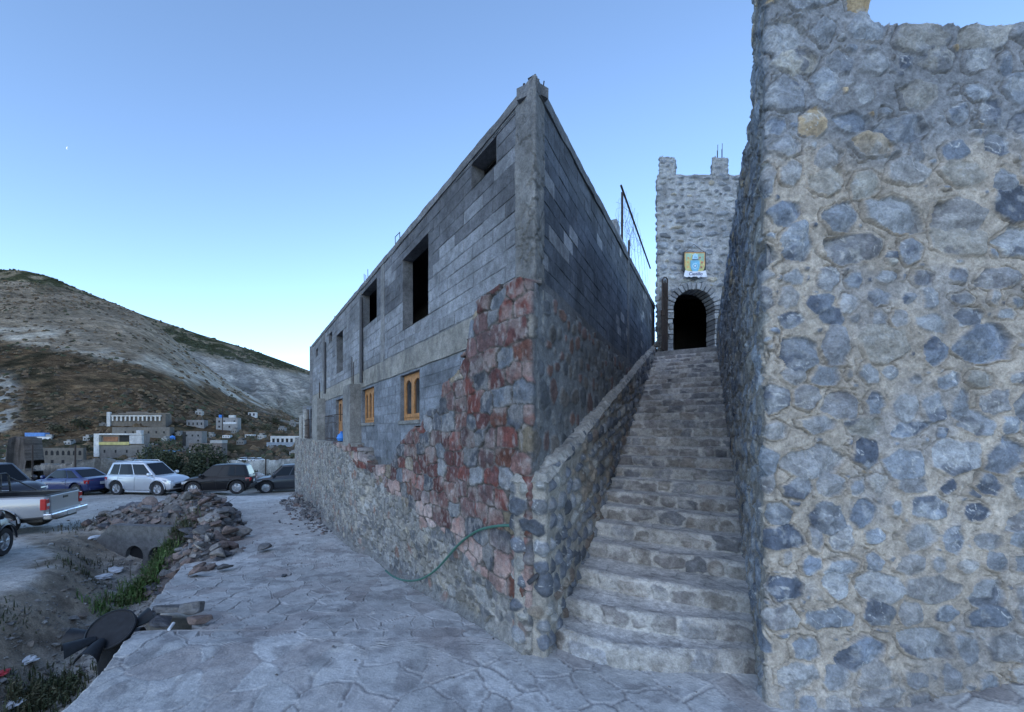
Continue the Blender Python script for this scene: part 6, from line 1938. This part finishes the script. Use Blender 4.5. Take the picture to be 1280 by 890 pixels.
def house(px0, px1, pt, pb, label, name='house', cat='house', wall=(.2, .19, .18), rows=1, cols=4, depth=6, Y=None, win=(.28, .34), body=1.0, roofc=None, parapet=.35, rz=0, skip=0, arch=False, extra=None, seed=0, winmat='void'):
    Yh = Y or hill_hit((px0 + px1) / 2, pb)
    a = at(px0, pt, Yh); b = at(px1, pb, Yh)
    w_ = b.x - a.x; h = a.z - b.z
    root = empty(name, ((a.x + b.x) / 2, Yh, b.z), rz, label, cat)
    R = random.Random(seed); lean = depth * (a.x + b.x) / 2 / Yh * .55
    q = MB()
    P = [(-w_ / 2, 0), (w_ / 2, 0), (w_ / 2 + lean, depth), (-w_ / 2 + lean, depth)]
    q.prism(P, -4, h - parapet, lambda u, v_, z: Vector((u, v_, z)), wall)
    t = .22
    q.box(-w_ / 2, w_ / 2, 0.003, t, h - parapet, h, wall).prism([(-w_ / 2, t), (-w_ / 2 + t, t), (-w_ / 2 + lean + t, depth), (-w_ / 2 + lean, depth)], h - parapet, h, lambda u, v_, z: Vector((u, v_, z)), wall)
    q.prism([(w_ / 2 - t, t), (w_ / 2, t), (w_ / 2 + lean, depth), (w_ / 2 + lean - t, depth)], h - parapet, h, lambda u, v_, z: Vector((u, v_, z)), wall)
    q.build('wall', M['render'], root, colors=True)
    q = MB(); q.prism([(u * .98 , v_ + .02) for u, v_ in P], h - parapet - .02, h - parapet + .06, lambda u, v_, z: Vector((u, v_, z)), roofc or tuple(np.array(wall) * .9)); q.build('roof', M['render'], root, colors=True)
    if rows: windows(root, w_ * .94, h, rows, cols, h * .08, h * .92 - parapet * .3, 0, M[winmat], w_ / cols * win[0], h / rows * win[1], skip=skip, arch=arch, R=R)
    root['w'] = w_; root['h'] = h; root['k'] = Yh / FOC
    return root


def bit(root, name, x0, x1, z0, z1, y0, y1, col):
    """fractions of the front's width and height"""
    w_, h = root['w'], root['h']; q = MB(); q.box(-w_ / 2 + x0 * w_, -w_ / 2 + x1 * w_, y0, y1, z0 * h, z1 * h, col); return q.build(name, M['render'], root, colors=True)


GY = (.165, .16, .158); WH = (.56, .55, .54); ST = (.15, .138, .125)
r_ = house(140, 212, 534, 546.5, 'long rough stone retaining house under the colonnaded terrace ruin', wall=ST, rows=1, cols=7, win=(.18, .22), skip=.3, seed=1, parapet=.2)
r_ = house(137, 207, 517, 530, 'long roofless terrace building with a row of white columns, highest above the village', name='ruin', cat='ruin', wall=(.12, .105, .09), rows=0, depth=8, Y=float(r_['k']) * FOC + 9, parapet=.3)
for k in range(12): bit(r_, 'column', .06 + k * .076, .075 + k * .076 + .010, .30, .72, -.5, -.15, (.50, .49, .47))
bit(r_, 'beam', .04, .94, .72, .84, -.55, -.1, (.45, .44, .42)); bit(r_, 'parapet', -.03, .03, -.3, 1.15, -.6, .2, (.42, .42, .42)); bit(r_, 'parapet', .03, .97, 1.0, 1.1, 3, 3.4, (.17, .15, .13)); bit(r_, 'gable', .1, .5, 1.0, 1.25, 5, 5.4, (.15, .13, .115))
r_ = house(122, 181, 556, 572, 'stone lower storey below the white and yellow terrace house', wall=(.17, .158, .145), rows=1, cols=4, win=(.12, .22), seed=3, parapet=.2)
r2 = house(121.5, 180, 542, 556, 'white house with yellow terrace wall and open orange upper floor', wall=(.22, .19, .17), rows=0, depth=5, Y=float(r_['k']) * FOC + .6, parapet=.2)
bit(r2, 'white_end_wall', -.01, .10, -1.05, 1.0, -.9, -.1, (.52, .52, .51)); bit(r2, 'cornice', .10, 1.0, .88, 1.02, -.9, -.1, (.5, .5, .5)); bit(r2, 'yellow_wall', .10, .74, .0, .26, -.95, -.3, (.42, .37, .16)); bit(r2, 'orange_wall', .14, .45, .30, .72, -.12, -.05, (.26, .13, .08)); bit(r2, 'dark_opening', .48, .72, .26, .86, -.12, -.05, (.03, .03, .03)); bit(r2, 'white_block', .74, 1.0, .1, .84, -.8, -.05, (.48, .48, .49)); bit(r2, 'water_tank', .8, .9, 1.02, 1.3, .5, 1.5, (.4, .4, .42))
r_ = house(229, 252, 539, 562, 'tall bare grey block house with a dark open side', wall=GY, rows=3, cols=3, win=(.25, .3), seed=4, skip=.25)
bit(r_, 'dark_stair', -.02, .14, .2, .98, -.15, -.02, (.03, .03, .03))
r_ = house(236, 277, 554, 574, 'reddish grey block house with three dark windows in a row', wall=(.15, .125, .115), rows=2, cols=6, win=(.42, .32), seed=5, skip=.2)
bit(r_, 'white_panel', .01, .05, .3, .62, -.1, -.02, (.6, .6, .6)); bit(r_, 'upper_room', .6, .97, 1.0, 1.18, .6, 3, (.3, .3, .3))
r_ = house(233, 255, 525, 534, 'small grey flat roofed house above the tall bare block house', wall=(.20, .2, .205), rows=1, cols=4, win=(.3, .35), seed=6)
r_ = house(270, 297, 522, 538, 'grey block house with a blue tank on its roof', wall=(.22, .22, .225), rows=2, cols=4, win=(.3, .3), seed=7, skip=.2)
bit(r_, 'water_tank', .1, .22, 1.0, 1.22, .4, 1.6, (.05, .2, .6)); bit(r_, 'white_panel', .3, .95, .5, .66, -.12, -.02, (.45, .47, .5)); bit(r_, 'upper_room', .55, .8, 1.0, 1.2, .5, 2, (.45, .45, .45))
house(310, 320, 515.5, 520.5, 'tiny white house alone high on the slope', wall=WH, rows=1, cols=2, win=(.4, .6), seed=8, parapet=.2, depth=4)
house(278, 287, 544, 547.5, 'tiny white roofed shed in the scrub right below the blue tank house', wall=WH, rows=1, cols=3, win=(.3, .5), seed=9, parapet=.15, depth=4)
house(306, 317, 543, 547, 'low pale shed on the slope above the parked white cars', wall=(.4, .4, .4), rows=1, cols=3, win=(.3, .5), seed=10, parapet=.15, depth=4)
r_ = house(338, 374, 545, 557, 'long white arcaded house above a grey sheet roof at the valley edge', wall=(.42, .42, .42), rows=1, cols=6, win=(.5, .5), seed=11, parapet=.2)
bit(r_, 'sheet_roof', .0, 1.0, -.1, .35, -2.5, -.2, (.22, .25, .29))
r_ = house(200, 220, 563.5, 569, 'low shed with a bright blue sheet roof behind the dark bush', name='shed', cat='shed', wall=(.12, .12, .12), rows=0, seed=12, parapet=.05, roofc=(.10, .24, .42), depth=5)
bit(r_, 'sheet_roof', -.02, 1.02, .75, 1.0, -.6, -.02, (.12, .26, .42))
r_ = house(32, 65, 543, 549, 'low house with a white and blue roof edge beside the stone stump', wall=(.3, .3, .3), rows=0, seed=13, parapet=.1)
bit(r_, 'blue_roof', .0, .75, .6, 1.35, -.3, 1.5, (.12, .25, .55)); bit(r_, 'white_edge', .35, 1.0, .0, .5, -.5, -.1, (.6, .6, .6))
r_ = house(40, 104, 560, 582, 'long ruined stone facade with two rows of small arched openings', name='ruin', cat='ruin', wall=(.14, .125, .11), rows=0, seed=14, parapet=.2, depth=2)
windows(r_, r_['w'] * .98, r_['h'], 1, 9, r_['h'] * .52, r_['h'] * .92, 0, M['void'], r_['w'] * .05, r_['h'] * .26, arch=True); 
windows(r_, r_['w'] * .42, r_['h'], 1, 2, r_['h'] * .05, r_['h'] * .42, 0, M['void'], r_['w'] * .05, r_['h'] * .18)

R = random.Random(91)
for k, (px, py, w_) in enumerate(((128, 533, 9), (222, 545, 7), (262, 548, 8), (300, 556, 9), (292, 542, 7), (248, 519, 8), (326, 549, 8), (352, 540, 9), (365, 533, 7), (340, 562, 8), (190, 561, 9), (108, 551, 9), (84, 556, 9), (230, 566, 8), (205, 553, 7), (282, 531, 6), (366, 569, 9), (160, 579, 10))):
    g_ = R.uniform(.14, .36); r_ = house(px - w_ / 2, px + w_ / 2, py - R.uniform(3.5, 6), py, 'small plain village house scattered among the others on the slope', wall=(g_, g_ * .97, g_ * .93), rows=1, cols=R.choice((2, 3)), win=(.34, .36), depth=4, seed=100 + k, parapet=.25, skip=.2)
    r_['group'] = 'small houses scattered on the slope'
    bit(r_, 'upper_room', .1, .55, 1.0, 1.4, .8, 2.6, (g_ * .85, g_ * .82, g_ * .8))
    if k % 3 == 0: bit(r_, 'water_tank', .7, .85, 1.0, 1.3, .6, 1.3, (.03, .03, .03))
    if k % 4 == 1: bit(r_, 'yard_wall', -.5, -.02, -.1, .4, -1.5, -1.3, (g_ * .7, g_ * .66, g_ * .62))
# blue water tanks
for px, py, l, sz in ((211.5, 541.5, 'blue plastic water tank standing higher of the two on the slope', 1.0), (215.5, 547.5, 'blue plastic water tank standing lower of the two on the slope', 1.1)):
    Yh = hill_hit(px, py + 3); p = at(px, py, Yh); k = Yh / FOC
    q = MB(); q.lathe([(2.6 * k * sz, -3 * k), (2.7 * k * sz, 1.2 * k), (1.9 * k * sz, 2.4 * k), (.8 * k * sz, 2.6 * k), (.8 * k * sz, 3.2 * k)], 16, Matrix.Translation(p)); tag(q.build('water_tank', M['bluetank'], smooth=True), l, 'water tank', 'blue tanks on the slope')
# cars far down in the village
for k, (px, py) in enumerate(((305, 573.5), (315, 574), (323.5, 574))):
    Yh = 62.0; p = at(px, py, Yh); kk_ = Yh / FOC
    rt = empty('parked_car', (p.x, p.y, p.z - 2.2 * kk_), .05 * k, ['white car parked first in the far group of three by the lower road', 'white car parked in the middle of the far group by the lower road', 'silver white car parked last in the far group beside the road wall'][k], 'car', 'cars parked far off in the village')
    q = MB(); q.prism([(-4.2, .6), (-4.2, 2.0), (-3.4, 2.4), (3.2, 2.2), (4.2, 1.8), (4.2, .6)], -.8, .8, lambda u, w2, d: Vector((u * kk_, d, w2 * kk_))); q.build('body', M['p_white'], rt, bevel=.05)
    q = MB(); q.prism([(-3.4, 2.3), (-2.4, 3.8), (.9, 3.8), (2.1, 2.2)], -.7, .7, lambda u, w2, d: Vector((u * kk_, d, w2 * kk_))); q.build('cabin', M['carglass'], rt)
    q = MB(); q.prism([(-2.4, 3.8), (-2.2, 4.05), (.7, 4.05), (.9, 3.8)], -.68, .68, lambda u, w2, d: Vector((u * kk_, d, w2 * kk_))); q.build('roof', M['p_white'], rt)
    for xx in (-2.4, 2.5):
        q = MB(); q.lathe([(.9 * kk_, -.85), (.9 * kk_, .85)], 14, Matrix.Translation((xx * kk_, 0, .75 * kk_)) @ Matrix.Rotation(math.radians(90), 4, 'X')); q.build('wheel', M['rubber'], rt)

# ruined dry stone walls behind the parked cars
def drywall(pts, th, label, seed, col, name='stone_wall'):
    """pts: (px, y top, Y)"""
    P = [(at(px, py, Y)) for px, py, Y in pts]; mb_w = []; u = 0
    xs = np.concatenate([np.linspace(0, 1, 40, endpoint=False) + i for i in range(len(P) - 1)] + [np.array([len(P) - 1.0])])
    X = np.interp(xs, range(len(P)), [p.x for p in P]); Yv = np.interp(xs, range(len(P)), [p.y for p in P]); Zt = np.interp(xs, range(len(P)), [p.z for p in P])
    Zt = Zt + .7 * (fbm(X * 1.1, Yv, seed) - .5) + .3 * (fbm(X * 4, Yv, seed + 1) - .5)
    zb = np.array([g1(a, b) for a, b in zip(X, Yv)]) - .3
    prof = [0, .15, .3, .45, .6, .75, .9, 1.0]
    rowsP = [np.stack([X + .12 * (fbm(X * 3, zb + 9 * t, seed + 2) - .5), Yv - th * (1 - .3 * t) + .25 * (fbm(X * 2.2, X * 0 + t * 5, seed + 3) - .5), zb + (Zt - zb) * t], -1) for t in prof]
    rowsP += [np.stack([X, Yv + th * .7, Zt - .05], -1), np.stack([X, Yv + th, zb], -1)]
    Pm = np.stack(rowsP, 1)
    f1, f2, r1, r2, r3 = voro(Pm[..., 0] + Pm[..., 1] * .3, Pm[..., 2], seed, .4, .25, .9, .2)
    c = np.array(col) * (.55 + .8 * r1)[..., None]
    return tag(grid_mesh(name, Pm, c, None, M['rock']), label, 'wall')


drywall([(44, 585, 33), (60, 581, 32), (80, 582, 32), (100, 578, 32), (125, 572, 33), (150, 576, 34), (176, 579, 34)], .5, 'crumbling dry stone wall behind the blue coupe', 41, (.16, .145, .13))
drywall([(-120, 585, 30), (-40, 582, 30), (20, 584, 30), (48, 588, 30)], .5, 'low dark stone wall behind the plum SUV', 42, (.11, .10, .09))
drywall([(284, 577, 46), (310, 576.5, 47), (335, 575, 48), (372, 574, 50)], .4, 'low pale wall along the lower road beyond the black crossover', 43, (.32, .31, .29))
drywall([(318, 592, 30), (326, 590, 30), (334, 592, 30)], .3, 'short pale concrete kerb wall between the two dark SUVs', 44, (.36, .36, .36), 'kerb_wall')
o = drywall([(17, 590, 74), (22, 549, 74), (31, 545, 75), (41, 547, 75), (44, 575, 74)], 2.2, 'squat dark rough stone tower stump at the edge of the village', 46, (.085, .072, .065), 'ruin'); o['category'] = 'ruin'
# poles
for px, y0, y1, Y, l, mat in ((93.5, 556, 592, 29, 'thin dark wooden pole behind the blue coupe', 'steel'), (40, 556, 588, 29.5, 'dark pole beside the stone tower stump', 'steel'), (258.5, 572, 590, 26, 'short fence post among the bushes', 'steel'), (176.5, 571, 590, 26, 'grey post behind the silver people carrier', 'darkpipe'), (278, 510, 540, 120, 'slim utility pole beside the blue tank house', 'steel'), (331.5, 574, 588, 29, 'thin stake before the pale wall of the lower road', 'steel')):
    a = at(px, y0, Y); b = at(px, y1, Y); q = MB(); q.tube([(b.x, Y, min(b.z, g1(b.x, Y) if Y < 60 else b.z) - .3), (a.x + .05, Y, a.z)], .05 if Y < 60 else .14, 8); tag(q.build('pole', M[mat]), l, 'pole')
# trees and shrubs of the village
VT = [(70, 538, 16, 'olive green tree crown above the white and blue roof'), (100, 530, 18, 'wide dull green tree on the slope above the arched ruin'), (118, 548, 12, 'dark shrub against the white end wall'), (196, 556, 11, 'dark shrub between the terrace house and the blue tanks'), (284, 557, 10, 'dark green shrub beside the reddish block house'), (304, 528, 13, 'dark shrub beside the blue tank house'), (332, 535, 14, 'dark shrub above the white arcaded house'), (345, 526, 12, 'olive shrub high on the slope near the building edge'), (316, 536, 9, 'small shrub below the tiny white house'), (258, 545, 8, 'small shrub against the tall bare block house'), (226, 556, 8, 'small shrub below the tall bare block house'), (330, 562, 9, 'shrub beside the far parked cars'), (356, 565, 10, 'shrub by the road wall near the building'), (55, 552, 9, 'shrub over the arched ruin wall'), (150, 578, 12, 'dark shrub at the foot of the terrace house'), (110, 560, 10, 'dark shrub beside the end of the arched ruin')]
for k, (px, py, sz, l) in enumerate(VT):
    Yh = hill_hit(px, py + sz * .35); p = at(px, py + sz * .35, Yh); s_ = sz * Yh / FOC
    tree('hillside_tree', (p.x, p.y, p.z - .2), s_ * .8, s_ * 1.05, 700, s_ * .10, [(.055, .058, .032), (.07, .068, .038), (.04, .045, .028)] if k % 3 else [(.085, .08, .045), (.06, .06, .035)], 60 + k, l, 'tree', 'trees scattered among the village houses')

# thin crescent of the moon, far up
mp = at(84.5, 185, 3000); q = MB(); rm = 11.0; n = 14
out = [(-math.sin(t) * rm, -math.cos(t) * rm) for t in np.linspace(.35, math.pi - .1, n)]; inn_ = [(-math.sin(t) * rm * .72, -math.cos(t) * rm * .98) for t in np.linspace(math.pi - .1, .35, n)]
q.prism(out + inn_, 0, 3, lambda u, w2, d: mp + Vector((u, d, w2)))
mm, nt_m, bb = new_mat('moonlight'); bb.inputs['Emission Color'].default_value = (.95, .98, 1, 1); bb.inputs['Emission Strength'].default_value = .35; bb.inputs['Base Color'].default_value = (.2, .2, .2, 1)
tag(q.build('moon', mm), 'thin pale crescent moon in the blue sky', 'moon')
# ---------------------------------------------------------------- camera, sky, light
cam = bpy.data.cameras.new('camera'); co = bpy.data.objects.new('camera', cam); COL.objects.link(co)
cam.sensor_width = 36; cam.lens = FOC / 1280 * 36
cam.shift_x = (640 - PX) / 1280; cam.shift_y = (PY - 445) / 1280
cam.clip_start = .05; cam.clip_end = 8000
co.location = (0, 0, CAMZ); co.rotation_euler = (math.radians(90), 0, 0)
SC.camera = co
wd = bpy.data.worlds.new('World'); SC.world = wd; wd.use_nodes = True
nt = wd.node_tree; bg = nt.nodes['Background']
sky = nt.nodes.new('ShaderNodeTexSky'); sky.sky_type = 'NISHITA'; sky.sun_disc = False
SUN_EL, SUN_ROT = 15.0, 200.0
sky.sun_elevation = math.radians(SUN_EL); sky.sun_rotation = math.radians(SUN_ROT)
sky.altitude = 2700; sky.air_density = 1.0; sky.dust_density = .6; sky.ozone_density = 1.8
nt.links.new(sky.outputs['Color'], bg.inputs['Color']); bg.inputs['Strength'].default_value = .15
sl = bpy.data.lights.new('sun', 'SUN'); sl.energy = .20; sl.angle = math.radians(60); sl.color = (1, .92, .84)
so = bpy.data.objects.new('sun', sl); COL.objects.link(so)
a = math.radians(SUN_ROT); d = Vector((math.sin(a), math.cos(a), math.tan(math.radians(42)))).normalized()
so.rotation_euler = d.to_track_quat('Z', 'Y').to_euler()
SC.view_settings.view_transform = 'Standard'; SC.view_settings.look = 'None'; SC.view_settings.gamma = 1
SC.view_settings.exposure = 1.63
SC.cycles.max_bounces = 5; SC.cycles.diffuse_bounces = 3; SC.cycles.glossy_bounces = 2
